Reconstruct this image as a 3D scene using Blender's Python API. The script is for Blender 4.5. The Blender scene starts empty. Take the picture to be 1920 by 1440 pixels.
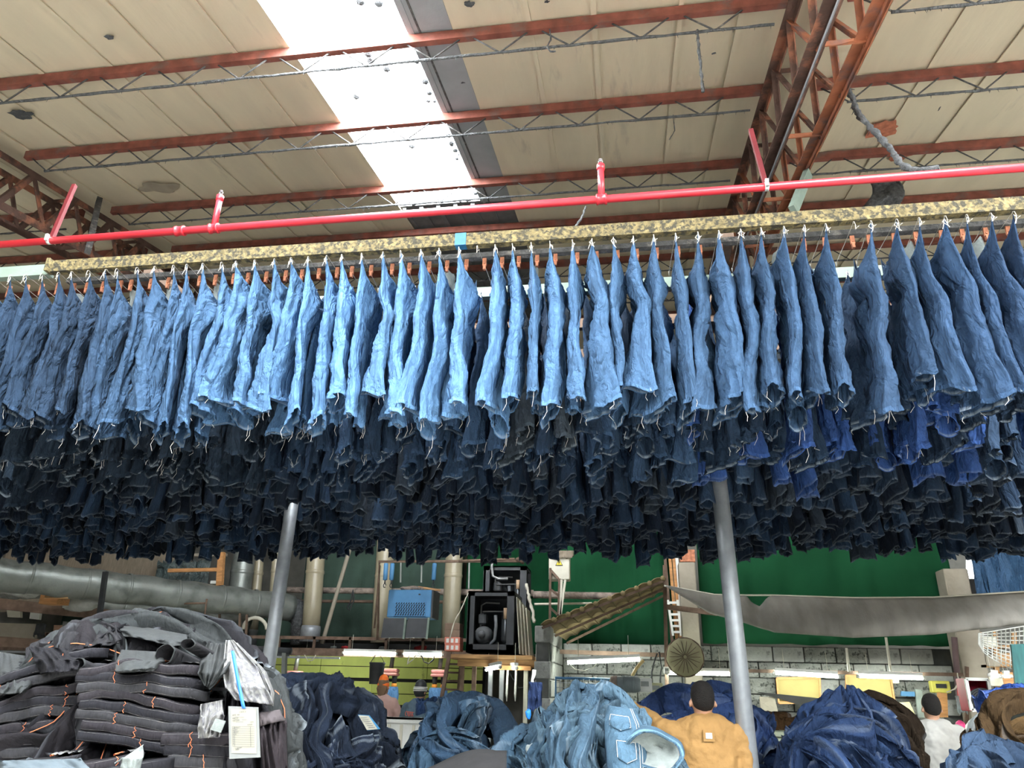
import bpy, math, random
import numpy as np
from mathutils import Vector, Matrix
from math import radians, sin, cos, tan, pi, atan2, sqrt

SC = bpy.context.scene
COL = SC.collection
RND = random.Random(7)

# ------------------------------------------------------------------ camera, world, exposure
F = 1400.0
TH, PSI, ROLL = radians(22.35), radians(9.1), radians(1.43)
CAMLOC = Vector((0, 0, 1.6))
cam_data = bpy.data.cameras.new('camera')
cam_data.sensor_width = 36.0
cam_data.lens = F / 1920 * 36.0
cam_data.clip_start = 0.05
cam_data.clip_end = 200
cam = bpy.data.objects.new('camera', cam_data)
COL.objects.link(cam)
CR = Matrix.Rotation(PSI, 3, 'Z') @ Matrix.Rotation(pi / 2 + TH, 3, 'X') @ Matrix.Rotation(ROLL, 3, 'Z')
cam.matrix_world = Matrix.Translation(CAMLOC) @ CR.to_4x4()
SC.camera = cam

world = bpy.data.worlds.new('world')
SC.world = world
world.use_nodes = True
bg = world.node_tree.nodes['Background']
bg.inputs[0].default_value = (0.66, 0.82, 1.0, 1)
bg.inputs[1].default_value = 0.12
SKYLIGHT = 62.0          # radiance of the daylit roof sheets
TUBE = 115.0              # radiance of the fluorescent tubes
SC.view_settings.view_transform = 'Standard'
SC.view_settings.look = 'None'
SC.view_settings.gamma = 1.0
SC.view_settings.use_curve_mapping = False
SC.view_settings.exposure = 0.0
SC.cycles.max_bounces = 6
SC.cycles.diffuse_bounces = 3
SC.cycles.glossy_bounces = 3
SC.cycles.transmission_bounces = 4
SC.cycles.use_denoising = True
SC.cycles.sample_clamp_indirect = 6.0

def W(px, py, Y):
    """the point of the plane y = Y that is seen at this pixel of the photograph"""
    d = CR @ Vector(((px - 960) / F, -(py - 720) / F, -1))
    return CAMLOC + d * (Y / d.y)

def WZ(px, py, Z):
    d = CR @ Vector(((px - 960) / F, -(py - 720) / F, -1))
    return CAMLOC + d * ((Z - 1.6) / d.z)

SLOPE = tan(radians(10.5))
def roof_z(y): return 1.6 + 4.2 + SLOPE * y

# ------------------------------------------------------------------ noise
_p = np.random.RandomState(3).permutation(256)
_p = np.concatenate([_p, _p, _p])
_g = np.random.RandomState(5).normal(size=(256, 3)); _g /= np.linalg.norm(_g, axis=1)[:, None]
def noise3(x, y, z):
    x = np.asarray(x, float); y = np.asarray(y, float); z = np.asarray(z, float)
    x, y, z = np.broadcast_arrays(x, y, z)
    xi = np.floor(x).astype(int); yi = np.floor(y).astype(int); zi = np.floor(z).astype(int)
    xf, yf, zf = x - xi, y - yi, z - zi
    xi &= 255; yi &= 255; zi &= 255
    f = lambda t: t * t * t * (t * (t * 6 - 15) + 10)
    u, v, w = f(xf), f(yf), f(zf)
    def gr(dx, dy, dz):
        h = _p[_p[_p[(xi + dx) & 255] + ((yi + dy) & 255)] + ((zi + dz) & 255)] & 255
        g = _g[h]
        return g[..., 0] * (xf - dx) + g[..., 1] * (yf - dy) + g[..., 2] * (zf - dz)
    l = lambda a, b, t: a + (b - a) * t
    return l(l(l(gr(0,0,0), gr(1,0,0), u), l(gr(0,1,0), gr(1,1,0), u), v),
             l(l(gr(0,0,1), gr(1,0,1), u), l(gr(0,1,1), gr(1,1,1), u), v), w) * 1.5

# ------------------------------------------------------------------ materials
MATS = {}
def mat(name, col, rough=0.8, metal=0.0, var=0.25, scale=6.0, bump=0.1, bscale=30.0, emit=None, stretch=(1,1,1),
        col2=None, patch=None, alpha=None, spec=0.3, objcol=False, trans=0.0):
    """col2/patch: second colour (stains, rust, lint) where a noise exceeds a threshold"""
    if name in MATS: return MATS[name]
    m = bpy.data.materials.new(name); m.use_nodes = True
    nt = m.node_tree; N = nt.nodes; L = nt.links
    b = N['Principled BSDF']
    b.inputs['Roughness'].default_value = rough
    b.inputs['Metallic'].default_value = metal
    b.inputs['Specular IOR Level'].default_value = spec
    tc = N.new('ShaderNodeTexCoord'); mp = N.new('ShaderNodeMapping')
    mp.inputs['Scale'].default_value = stretch
    L.new(tc.outputs['Object'], mp.inputs[0])
    n1 = N.new('ShaderNodeTexNoise'); n1.inputs['Scale'].default_value = scale; n1.inputs['Detail'].default_value = 5
    L.new(mp.outputs[0], n1.inputs['Vector'])
    hsv = N.new('ShaderNodeHueSaturation')
    rng = N.new('ShaderNodeMapRange')
    rng.inputs['From Min'].default_value = 0.3; rng.inputs['From Max'].default_value = 0.7
    rng.inputs['To Min'].default_value = 1 - var; rng.inputs['To Max'].default_value = 1 + var
    L.new(n1.outputs[0], rng.inputs[0]); L.new(rng.outputs[0], hsv.inputs['Value'])
    hsv.inputs['Color'].default_value = (*col, 1)
    out = hsv.outputs[0]
    if objcol:
        oi = N.new('ShaderNodeObjectInfo'); mu = N.new('ShaderNodeMix'); mu.data_type = 'RGBA'; mu.blend_type = 'MULTIPLY'
        mu.inputs[0].default_value = 1
        L.new(out, mu.inputs[6]); L.new(oi.outputs['Color'], mu.inputs[7]); out = mu.outputs[2]
    if col2 is not None:
        n2 = N.new('ShaderNodeTexNoise'); n2.inputs['Scale'].default_value = patch[0]; n2.inputs['Detail'].default_value = 8
        n2.inputs['Roughness'].default_value = 0.65
        L.new(mp.outputs[0], n2.inputs['Vector'])
        r2 = N.new('ShaderNodeMapRange'); r2.inputs['From Min'].default_value = patch[1]; r2.inputs['From Max'].default_value = patch[2]
        L.new(n2.outputs[0], r2.inputs[0])
        mx = N.new('ShaderNodeMix'); mx.data_type = 'RGBA'
        L.new(r2.outputs[0], mx.inputs[0]); L.new(out, mx.inputs[6]); mx.inputs[7].default_value = (*col2, 1)
        out = mx.outputs[2]
    L.new(out, b.inputs['Base Color'])
    if bump:
        n3 = N.new('ShaderNodeTexNoise'); n3.inputs['Scale'].default_value = bscale; n3.inputs['Detail'].default_value = 4
        L.new(mp.outputs[0], n3.inputs['Vector'])
        bp = N.new('ShaderNodeBump'); bp.inputs['Strength'].default_value = bump; bp.inputs['Distance'].default_value = 0.02
        L.new(n3.outputs[0], bp.inputs['Height']); L.new(bp.outputs[0], b.inputs['Normal'])
    if emit is not None:
        b.inputs['Emission Color'].default_value = (*emit[0], 1); b.inputs['Emission Strength'].default_value = emit[1]
    if alpha is not None: b.inputs['Alpha'].default_value = alpha
    MATS[name] = m
    return m

def denim(name, tint_attr=False, light=1.0, fleck=0.18, crease=.085):
    if name in MATS: return MATS[name]
    m = bpy.data.materials.new(name); m.use_nodes = True
    nt = m.node_tree; N = nt.nodes; L = nt.links
    b = N['Principled BSDF']; b.inputs['Roughness'].default_value = 0.92; b.inputs['Specular IOR Level'].default_value = 0.15
    tc = N.new('ShaderNodeTexCoord')
    oi = N.new('ShaderNodeObjectInfo')
    n1 = N.new('ShaderNodeTexNoise'); n1.inputs['Scale'].default_value = 7; n1.inputs['Detail'].default_value = 6; n1.inputs['Roughness'].default_value = .65
    n1.noise_dimensions = '4D'
    L.new(tc.outputs['Object'], n1.inputs['Vector']); L.new(oi.outputs['Random'], n1.inputs['W'])
    r = N.new('ShaderNodeMapRange'); r.inputs['From Min'].default_value = .3; r.inputs['From Max'].default_value = .7
    r.inputs['To Min'].default_value = (1 - fleck) * light; r.inputs['To Max'].default_value = (1 + fleck * 1.8) * light
    L.new(n1.outputs[0], r.inputs[0])
    mp = N.new('ShaderNodeMapping'); mp.inputs['Scale'].default_value = (60, 60, 14); L.new(tc.outputs['Object'], mp.inputs[0])
    nf = N.new('ShaderNodeTexNoise'); nf.inputs['Scale'].default_value = 3; nf.inputs['Detail'].default_value = 2; L.new(mp.outputs[0], nf.inputs['Vector'])
    rf = N.new('ShaderNodeMapRange'); rf.inputs['From Min'].default_value = .3; rf.inputs['From Max'].default_value = .7
    rf.inputs['To Min'].default_value = .86; rf.inputs['To Max'].default_value = 1.16; L.new(nf.outputs[0], rf.inputs[0])
    mm = N.new('ShaderNodeMath'); mm.operation = 'MULTIPLY'; L.new(r.outputs[0], mm.inputs[0]); L.new(rf.outputs[0], mm.inputs[1])
    src = oi.outputs['Color']
    if tint_attr:
        at = N.new('ShaderNodeAttribute'); at.attribute_name = 'tint'; src = at.outputs['Color']
    vm = N.new('ShaderNodeVectorMath'); vm.operation = 'SCALE'
    L.new(src, vm.inputs[0]); L.new(mm.outputs[0], vm.inputs['Scale'])
    ae = N.new('ShaderNodeAttribute'); ae.attribute_name = 'edge'
    mx = N.new('ShaderNodeMix'); mx.data_type = 'RGBA'
    L.new(ae.outputs['Fac'], mx.inputs[0]); L.new(vm.outputs[0], mx.inputs[6])
    # hems and frayed edges: the same dye, worn pale
    ad = N.new('ShaderNodeMix'); ad.data_type = 'RGBA'; ad.inputs[0].default_value = 0.45
    L.new(vm.outputs[0], ad.inputs[6]); ad.inputs[7].default_value = (0.42, 0.49, 0.55, 1)
    L.new(ad.outputs[2], mx.inputs[7])
    L.new(mx.outputs[2], b.inputs['Base Color'])
    # creases: sharp ridges running mostly down the cloth, different on every pair
    n3 = N.new('ShaderNodeTexNoise'); n3.noise_dimensions = '4D'; n3.inputs['Scale'].default_value = 9; n3.inputs['Detail'].default_value = 4; n3.inputs['Distortion'].default_value = .9
    m3 = N.new('ShaderNodeMapping'); m3.inputs['Scale'].default_value = (1.25, 1.25, .6); m3.inputs['Rotation'].default_value = (.25, .3, 0)
    L.new(tc.outputs['Object'], m3.inputs[0]); L.new(m3.outputs[0], n3.inputs['Vector'])
    w3 = N.new('ShaderNodeMath'); w3.operation = 'MULTIPLY'; w3.inputs[1].default_value = 40; L.new(oi.outputs['Random'], w3.inputs[0]); L.new(w3.outputs[0], n3.inputs['W'])
    s3 = N.new('ShaderNodeMath'); s3.operation = 'SUBTRACT'; s3.inputs[1].default_value = .5; L.new(n3.outputs[0], s3.inputs[0])
    a3 = N.new('ShaderNodeMath'); a3.operation = 'ABSOLUTE'; L.new(s3.outputs[0], a3.inputs[0])
    bp = N.new('ShaderNodeBump'); bp.inputs['Strength'].default_value = .95; bp.inputs['Distance'].default_value = crease
    L.new(a3.outputs[0], bp.inputs['Height']); L.new(bp.outputs[0], b.inputs['Normal'])
    MATS[name] = m
    return m

# ------------------------------------------------------------------ objects and properties
def props(o, label=None, cat=None, group=None, kind=None):
    if label: o['label'] = label
    if cat: o['category'] = cat
    if group: o['group'] = group
    if kind: o['kind'] = kind
    return o

def empty(name, loc, label=None, cat=None, group=None, kind=None):
    o = bpy.data.objects.new(name, None); COL.objects.link(o)
    o.location = loc; o.empty_display_size = 0.1
    return props(o, label, cat, group, kind)

def mesh_np(name, verts, faces, mats, attrs=None, smooth=False, tint=None):
    me = bpy.data.meshes.new(name)
    verts = np.asarray(verts, float)
    if isinstance(faces, np.ndarray) and faces.ndim == 2:
        k = faces.shape[1]
        me.vertices.add(len(verts)); me.vertices.foreach_set('co', verts.ravel())
        me.loops.add(faces.size); me.loops.foreach_set('vertex_index', faces.ravel().astype(np.int32))
        me.polygons.add(len(faces)); me.polygons.foreach_set('loop_start', np.arange(0, faces.size, k, dtype=np.int32))
        me.update(calc_edges=True)
    else:
        me.from_pydata([tuple(v) for v in verts], [], [tuple(int(i) for i in f) for f in faces])
    me.validate()
    if attrs is not None:
        a = me.attributes.new('edge', 'FLOAT', 'POINT'); a.data.foreach_set('value', np.asarray(attrs, np.float32))
    if tint is not None:
        a = me.attributes.new('tint', 'FLOAT_COLOR', 'POINT'); a.data.foreach_set('color', np.asarray(tint, np.float32).ravel())
    for m in (mats if isinstance(mats, (list, tuple)) else [mats]): me.materials.append(m)
    if smooth: me.polygons.foreach_set('use_smooth', [True] * len(me.polygons))
    return me

def ordinal(n):
    one = ['','first','second','third','fourth','fifth','sixth','seventh','eighth','ninth','tenth','eleventh','twelfth','thirteenth','fourteenth','fifteenth','sixteenth','seventeenth','eighteenth','nineteenth']
    if n < 20: return one[n]
    t = {2:'twenti',3:'thirti',4:'forti',5:'fifti'}[n // 10]
    return t + 'eth' if n % 10 == 0 else t[:-1] + 'y-' + one[n % 10]

def put(name, me, loc=(0,0,0), parent=None, rot=None, scale=None, color=None):
    o = bpy.data.objects.new(name, me); COL.objects.link(o)
    o.location = loc
    if rot is not None: o.rotation_euler = rot
    if scale is not None: o.scale = scale
    if color is not None: o.color = (*color, 1)
    if parent is not None: o.parent = parent
    return o

class MB:
    """collects boxes, bars, tubes and sheets (in world coordinates) and links them as ONE mesh object"""
    def __init__(s): s.v = []; s.f = []; s.sm = []
    def _add(s, vs, fs, smooth=False):
        n = len(s.v); s.v += [Vector(v) for v in vs]; s.f += [tuple(i + n for i in f) for f in fs]; s.sm += [smooth] * len(fs)
        return s
    def box(s, c, d, R=None, bev=0.0):
        c = Vector(c); hx, hy, hz = d[0] / 2, d[1] / 2, d[2] / 2
        if bev <= 0:
            vs = [Vector((x, y, z)) for x in (-hx, hx) for y in (-hy, hy) for z in (-hz, hz)]
            fs = [(0,1,3,2),(4,6,7,5),(0,4,5,1),(2,3,7,6),(0,2,6,4),(1,5,7,3)]
        else:
            vs = []; b = min(bev, hx * .9, hy * .9, hz * .9)
            for z, q in ((-hz, b), (-hz + b, 0), (hz - b, 0), (hz, b)):
                X, Y = hx - q, hy - q
                vs += [Vector(p) for p in ((-X + b, -Y, z), (X - b, -Y, z), (X, -Y + b, z), (X, Y - b, z), (X - b, Y, z), (-X + b, Y, z), (-X, Y - b, z), (-X, -Y + b, z))]
            fs = [tuple(range(7, -1, -1)), tuple(range(24, 32))]
            for k in range(3):
                for i in range(8): fs.append((k*8 + i, k*8 + (i+1) % 8, k*8 + 8 + (i+1) % 8, k*8 + 8 + i))
        if R is not None: vs = [R @ v for v in vs]
        return s._add([v + c for v in vs], fs)
    def beam(s, p, q, w, h, up=(0,0,1)):
        p, q = Vector(p), Vector(q); d = (q - p); L = d.length
        if L < 1e-6: return s
        x = d.normalized(); u = Vector(up)
        if abs(x.dot(u)) > .99: u = Vector((0, 1, 0))
        y = u.cross(x).normalized(); z = x.cross(y)
        R = Matrix((x, y, z)).transposed()
        return s.box((p + q) / 2, (L, w, h), R)
    def angle(s, p, q, w, t=.006, flip=1, up=(0,0,1)):
        """an angle iron: two thin legs at right angles"""
        p, q = Vector(p), Vector(q); x = (q - p).normalized(); u = Vector(up)
        if abs(x.dot(u)) > .99: u = Vector((0, 1, 0))
        y = u.cross(x).normalized() * flip; z = x.cross(y) * flip
        s.beam(p + y * w / 2, q + y * w / 2, w, t, up); s.beam(p - z * w / 2 * flip, q - z * w / 2 * flip, t, w, up)
        return s
    def tube(s, pts, r, n=8, cap=True, closed=False):
        pts = [Vector(p) for p in pts]; m = len(pts)
        rs = r if isinstance(r, (list, tuple)) else [r] * m
        prev = None; rings = []
        for i, p in enumerate(pts):
            a = pts[(i - 1) % m] if (i > 0 or closed) else p; b = pts[(i + 1) % m] if (i < m - 1 or closed) else p
            t = (b - a)
            t = t.normalized() if t.length > 1e-9 else Vector((0,0,1))
            if prev is None:
                u = Vector((0,0,1)) if abs(t.z) < .9 else Vector((1,0,0))
                nx = (u - t * u.dot(t)).normalized()
            else:
                nx = prev - t * prev.dot(t)
                nx = nx.normalized() if nx.length > 1e-6 else prev
            prev = nx; ny = t.cross(nx)
            rings.append([p + (nx * cos(2*pi*k/n) + ny * sin(2*pi*k/n)) * rs[i] for k in range(n)])
        vs = [v for rg in rings for v in rg]; fs = []
        for i in range(m if closed else m - 1):
            j = (i + 1) % m
            for k in range(n): fs.append((i*n + k, i*n + (k+1) % n, j*n + (k+1) % n, j*n + k))
        if cap and not closed: fs.append(tuple(range(n - 1, -1, -1))); fs.append(tuple((m-1)*n + k for k in range(n)))
        return s._add(vs, fs, True)
    def lathe(s, c, prof, n=16, axis='Z', R=None):
        c = Vector(c); vs = []
        for r, h in prof:
            for k in range(n):
                a = 2*pi*k/n; v = Vector((r*cos(a), r*sin(a), h))
                if axis == 'X': v = Vector((v.z, v.x, v.y))
                if axis == 'Y': v = Vector((v.x, v.z, v.y))
                if R is not None: v = R @ v
                vs.append(c + v)
        fs = [(i*n + k, i*n + (k+1) % n, (i+1)*n + (k+1) % n, (i+1)*n + k) for i in range(len(prof) - 1) for k in range(n)]
        fs += [tuple(range(n-1, -1, -1)), tuple((len(prof)-1)*n + k for k in range(n))]
        return s._add(vs, fs, True)
    def grid(s, fn, nu, nv, thick=0.0):
        vs = [Vector(fn(i / nu, j / nv)) for j in range(nv + 1) for i in range(nu + 1)]
        w = nu + 1
        fs = [(j*w + i, j*w + i + 1, (j+1)*w + i + 1, (j+1)*w + i) for j in range(nv) for i in range(nu)]
        if thick:
            n = len(vs); nr = []
            for j in range(nv + 1):
                for i in range(nu + 1):
                    a = vs[j*w + min(i+1, nu)] - vs[j*w + max(i-1, 0)]; b = vs[min(j+1, nv)*w + i] - vs[max(j-1, 0)*w + i]
                    c = a.cross(b); nr.append(c.normalized() if c.length > 1e-9 else Vector((0,1,0)))
            vs2 = [v + k * thick for v, k in zip(vs, nr)]
            fs += [tuple(i + n for i in reversed(f)) for f in fs]
            bd = [i for i in range(w)] + [j*w + nu for j in range(1, nv+1)] + [nv*w + i for i in range(nu-1, -1, -1)] + [j*w for j in range(nv-1, 0, -1)]
            for a, b in zip(bd, bd[1:] + bd[:1]): fs.append((b, a, a + n, b + n))
            vs += vs2
        return s._add(vs, fs, True)
    def build(s, name, m, parent=None, label=None, cat=None, group=None, kind=None, color=None, base=None, merge=False):
        if base is None:
            if parent is not None: base = parent.matrix_basis.translation.copy()
            else:
                xs = [v.x for v in s.v]; ys = [v.y for v in s.v]; zs = [v.z for v in s.v]
                base = Vector(((min(xs)+max(xs))/2, (min(ys)+max(ys))/2, min(zs)))
        me = bpy.data.meshes.new(name)
        me.from_pydata([tuple(v - base) for v in s.v], [], s.f)
        me.validate()
        for k in (m if isinstance(m, (list, tuple)) else [m]): me.materials.append(k)
        if any(s.sm):
            if len(me.polygons) == len(s.sm): me.polygons.foreach_set('use_smooth', s.sm)
        me.update()
        o = put(name, me, (0,0,0) if parent is not None else base, parent, color=color)
        return props(o, label, cat, group, kind)

def at(o, loc):  # thing empties keep world coordinates for their parts via their own location
    return o

# ---- shared material palette
M_panel = mat('roof_panel_board', (.79,.70,.53), .85, var=.08, scale=1.3, bump=.12, bscale=9, stretch=(3,.5,1), col2=(.40,.34,.27), patch=(1.1,.60,.82))
M_seam = mat('roof_seam', (.30,.27,.23), .9, var=.3)
M_steel_red = mat('red_oxide_steel', (.19,.062,.045), .7, var=.35, scale=9, bump=.2, col2=(.13,.10,.09), patch=(5,.52,.7))
M_steel_dark = mat('dusty_dark_steel', (.085,.085,.085), .95, var=.4, scale=20, bump=.6, bscale=60, col2=(.24,.22,.2), patch=(14,.55,.7))
M_steel_brown = mat('brown_truss_steel', (.11,.065,.052), .8, var=.35, scale=7, bump=.4, bscale=40, col2=(.36,.15,.09), patch=(3,.5,.62))
M_orange_steel = mat('orange_primer_steel', (.34,.125,.065), .75, var=.3, scale=6, bump=.25, bscale=35, col2=(.16,.10,.09), patch=(4,.50,.64))
M_redpipe = mat('red_sprinkler_paint', (.62,.03,.045), .35, var=.08, scale=4, bump=.03, spec=.5)
M_galv = mat('galvanised_steel', (.32,.345,.37), .45, metal=.35, var=.15, scale=12, bump=.05, spec=.5)
M_galv_dusty = mat('dusty_spiral_duct', (.25,.275,.26), .42, metal=.5, var=.4, scale=5, bump=.15, col2=(.16,.16,.15), patch=(2.5,.5,.75))
M_grey_sheet = mat('grey_flashing', (.36,.38,.40), .6, metal=.2, var=.12, scale=3)
M_rail = mat('speckled_rusty_rail', (.135,.108,.05), .9, var=.5, scale=30, bump=.4, bscale=70, col2=(.035,.032,.022), patch=(34,.47,.56))
M_palegreen = mat('pale_green_paint', (.17,.22,.185), .7, var=.12, scale=8, col2=(.2,.14,.1), patch=(7,.62,.72))
M_bluepaint = mat('blue_tape', (.02,.12,.24), .6)
M_rust = mat('rusty_bracket', (.40,.16,.09), .85, var=.4, scale=30)
M_wire = mat('pale_wire', (.36,.34,.30), .5, metal=.2, var=.15)
M_dust = mat('lint_covered', (.10,.105,.11), 1.0, var=.4, scale=25, bump=.9, bscale=70)
M_black = mat('black_paint', (.03,.033,.036), .55, var=.3)
M_wood = mat('wood_plank', (.38,.22,.10), .7, var=.35, scale=5, stretch=(1,8,8))
M_brown = mat('brown_rusty_bar', (.14,.095,.07), .85, var=.35, scale=10, bump=.2)
M_white = mat('white_enamel', (.75,.76,.72), .6, var=.08)
M_cream = mat('cream_plastic', (.62,.60,.50), .6, var=.12)
M_beige = mat('beige_duct_plastic', (.33,.295,.205), .32, var=.14, scale=3, spec=.6, col2=(.22,.16,.12), patch=(1.8,.64,.8))
M_glass = mat('glass', (.8,.85,.85), .1)
M_lamp = mat('small_lamp', (.9,.95,.85), .5, emit=((.93,1,.88), 26), bump=0)
M_tube = mat('fluorescent_tube', (.9,.95,.85), .5, emit=((.93,1,.88), TUBE), bump=0)
M_denim = denim('denim')
M_denim_tint = denim('denim_tinted', True)
M_heapd = denim('heaped_denim', fleck=.22, crease=.06)
M_hem = denim('denim_hem_cloth', light=1.25)
M_thread = mat('pale_thread', (.62,.60,.55), .9, var=.1, bump=0)
M_lining = mat('pale_pocket_cloth', (.19,.215,.21), .95, var=.25, scale=14, bump=.4, bscale=50)
M_skin = mat('skin', (.46,.26,.17), .6, var=.08, scale=8, bump=.05)
# ------------------------------------------------------------------ floor, roof, walls
def sbox(name, c, d, m, parent=None, label=None):
    return MB().box(c, d).build(name, m, parent, label, kind=None if parent else 'structure')
M_floor = mat('concrete_floor', (.56,.54,.49), .8, var=.2, scale=1.5)
sbox('floor', (-1, 5, -.05), (34, 34, .1), M_floor, label='grey concrete factory floor')

XL, XR = -12.0, 11.0
YA, YB = -7.0, 16.0
SK = [(-2.70, -1.66), (-10.4, -9.36), (5.0+1.0, 7.04)]
ceil = empty('ceiling', (0, 4, roof_z(4)), 'sloping factory roof of beige insulation boards', kind='structure')
def strip_pts(x0, x1, ya, yb, up, th):
    vs = []
    for z in (up, up + th):
        for (x, y) in ((x0, ya), (x1, ya), (x1, yb), (x0, yb)): vs.append((x, y, roof_z(y) + z))
    return vs, [(0,1,2,3),(4,7,6,5),(0,4,5,1),(1,5,6,2),(2,6,7,3),(3,7,4,0)]
def strip(x0, x1, ya, yb, up, th): 
    m = MB(); v, f = strip_pts(x0, x1, ya, yb, up, th); m._add(v, [tuple(reversed(q)) for q in f]); return m
rr = random.Random(5)
def panels(x0, x1, n, ya, yb):
    w = (x1 - x0) / n
    for i in range(n):
        a = x0 + i * w + .002; b = x0 + (i + 1) * w - .002
        strip(a, b, ya, yb, .012 * (i % 2) + rr.uniform(0, .008), .05).build('roof_panel', M_panel, ceil)
        # the raised lap of each sheet
        c = (a + b) / 2 + rr.uniform(-.1, .1)
        strip(c - .02, c + .02, ya, yb, -.009, .01).build('panel_lap', M_panel, ceil)
        strip(b - .035, b + .012, ya, yb, -.014, .012).build('panel_lap', M_panel, ceil)
panels(-1.28, 3.4, 4, YA, YB)
panels(5.2, XR, 5, YA, YB)
strip(3.4, 5.2, 3.5, YB, 0, .05).build('roof_panel', M_panel, ceil)
panels(XL, -2.70, 8, YA, YB)
strip(-2.71, -1.28, 7.56, YB, .03, .04).build('dark_sheet', mat('dark_corrugated', (.15,.155,.16), .7, var=.2), ceil)
for k in range(6): strip(-2.68 + k * .22, -2.63 + k * .22, 7.6, YB, .0, .03).build('sheet_rib', MATS['dark_corrugated'], ceil)
strip(-1.66, -1.28, YA, 7.56, .005, .04).build('flashing', M_grey_sheet, ceil)
strip(-1.63, -1.60, YA, 7.56, -.01, .02).build('flashing_rib', M_grey_sheet, ceil); strip(-1.56, -1.545, YA, 7.56, -.005, .02).build('flashing_rib', M_steel_dark, ceil)
# opaque outer skin so that no daylight leaks between the boards
for (a, b) in ((XL, -2.72), (-1.64, 3.38), (5.22, XR)):
    strip(a, b, YA, YB, .12, .03).build('roof_skin', M_grey_sheet, ceil)
strip(-2.75, -1.6, 7.6, YB, .12, .03).build('roof_skin', M_grey_sheet, ceil)
M_sky = mat('daylit_roof_sheet', (.9,.92,.9), .6, emit=((.93,.97,1.0), SKYLIGHT), bump=0)
strip(3.38, 5.22, 3.5, YB, .12, .03).build('roof_skin', M_grey_sheet, ceil)
for i, (a, b, yb) in enumerate(((-2.70, -1.66, 7.55), (3.4, 5.2, 3.5))):  # second strip is out of view, added to brighten the ceiling at the right
    w = empty(f'window_{i+1}', ((a + b) / 2, 2, roof_z(2)), 'bright translucent roof sheet giving daylight, the right one unseen and added', kind='structure')
    strip(a, b, YA, yb, .06, .006).build('pane', M_sky, w)
    if i == 0:
        m = MB()
        m.tube([(-2.3, YA, roof_z(YA) - .0), (-2.23, 7.5, roof_z(7.5) - .0)], .004, 4, False); m.build('wire', M_steel_dark, w)
        m = MB(); rq = random.Random(2)
        for _ in range(26):   # clots of lint along the edges
            y = rq.uniform(3.6, 7.5); e = rq.random()
            x = -1.68 - abs(rq.gauss(0, .03)) if e < .6 else rq.uniform(-2.6, -1.7)
            if e >= .6: y = 7.5 + rq.uniform(-.03, .03)
            s = rq.uniform(.012, .035); c = Vector((x, y, roof_z(y) + .03))
            R = Matrix.Rotation(rq.uniform(0, 3), 3, 'Z')
            m.lathe(c, [(.002, -.02), (s, -.012), (s * .8, .0), (s * .3, .014)], 6, R=R)
        for (px, py) in ((695, 112), (725, 128), (690, 100), (772, 273), (788, 8), (676, 2), (710, 5), (668, 180)):
            p = W(px, py, 4.5); t = (roof_z(p.y) - p.z); d = (p - CAMLOC); k = 4.25 / (d.z - SLOPE * d.y); c = CAMLOC + d * k
            m.lathe(c, [(.003, -.03), (.03, -.02), (.045, .0), (.015, .02)], 6, R=Matrix.Rotation(px, 3, 'Z'))
        m.build('lint_clot', M_dust, w, kind='stuff')
# peeling patches and stains on the boards
def roof_pt(px, py, drop=0.02):
    d = CR @ Vector(((px - 960) / F, -(py - 720) / F, -1)); return CAMLOC + d * ((4.2 - drop) / (d.z - SLOPE * d.y))
def blotch(px, py, rx, ry, m, name, seed, drop=.02):
    c = roof_pt(px, py, drop); vs = [c]; n = 22
    for k in range(n):
        a = 2*pi*k/n; q = 1 + .55 * float(noise3(cos(a)*1.7 + seed, sin(a)*1.7, seed))
        x = c.x + rx*q*cos(a); y = c.y + ry*q*sin(a); vs.append((x, y, roof_z(y) - drop))
    mb = MB(); mb._add(vs, [(0, 1 + (k+1) % n, 1 + k) for k in range(n)]); mb.build(name, m, ceil)
M_patch = mat('bare_red_board', (.42,.15,.09), .9, var=.3, scale=20); M_stain = mat('board_stain', (.36,.31,.24), .9, var=.2)
blotch(1655, 243, .15, .16, M_patch, 'bare_patch', 1); blotch(1690, 290, .12, .13, M_patch, 'bare_patch', 4)
blotch(298, 352, .22, .12, M_stain, 'stain', 7); blotch(945, 205, .0, .0, M_stain, 'stain', 9)
for (px, py, s) in ((205, 70, .04), (868, 155, .02), (1338, 100, .02), (880, 8, .05), (40, 215, .11), (1025, 3, .02)):
    blotch(px, py, s, s * .7, M_dust, 'lint_spot', px * .1, .03)

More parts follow.
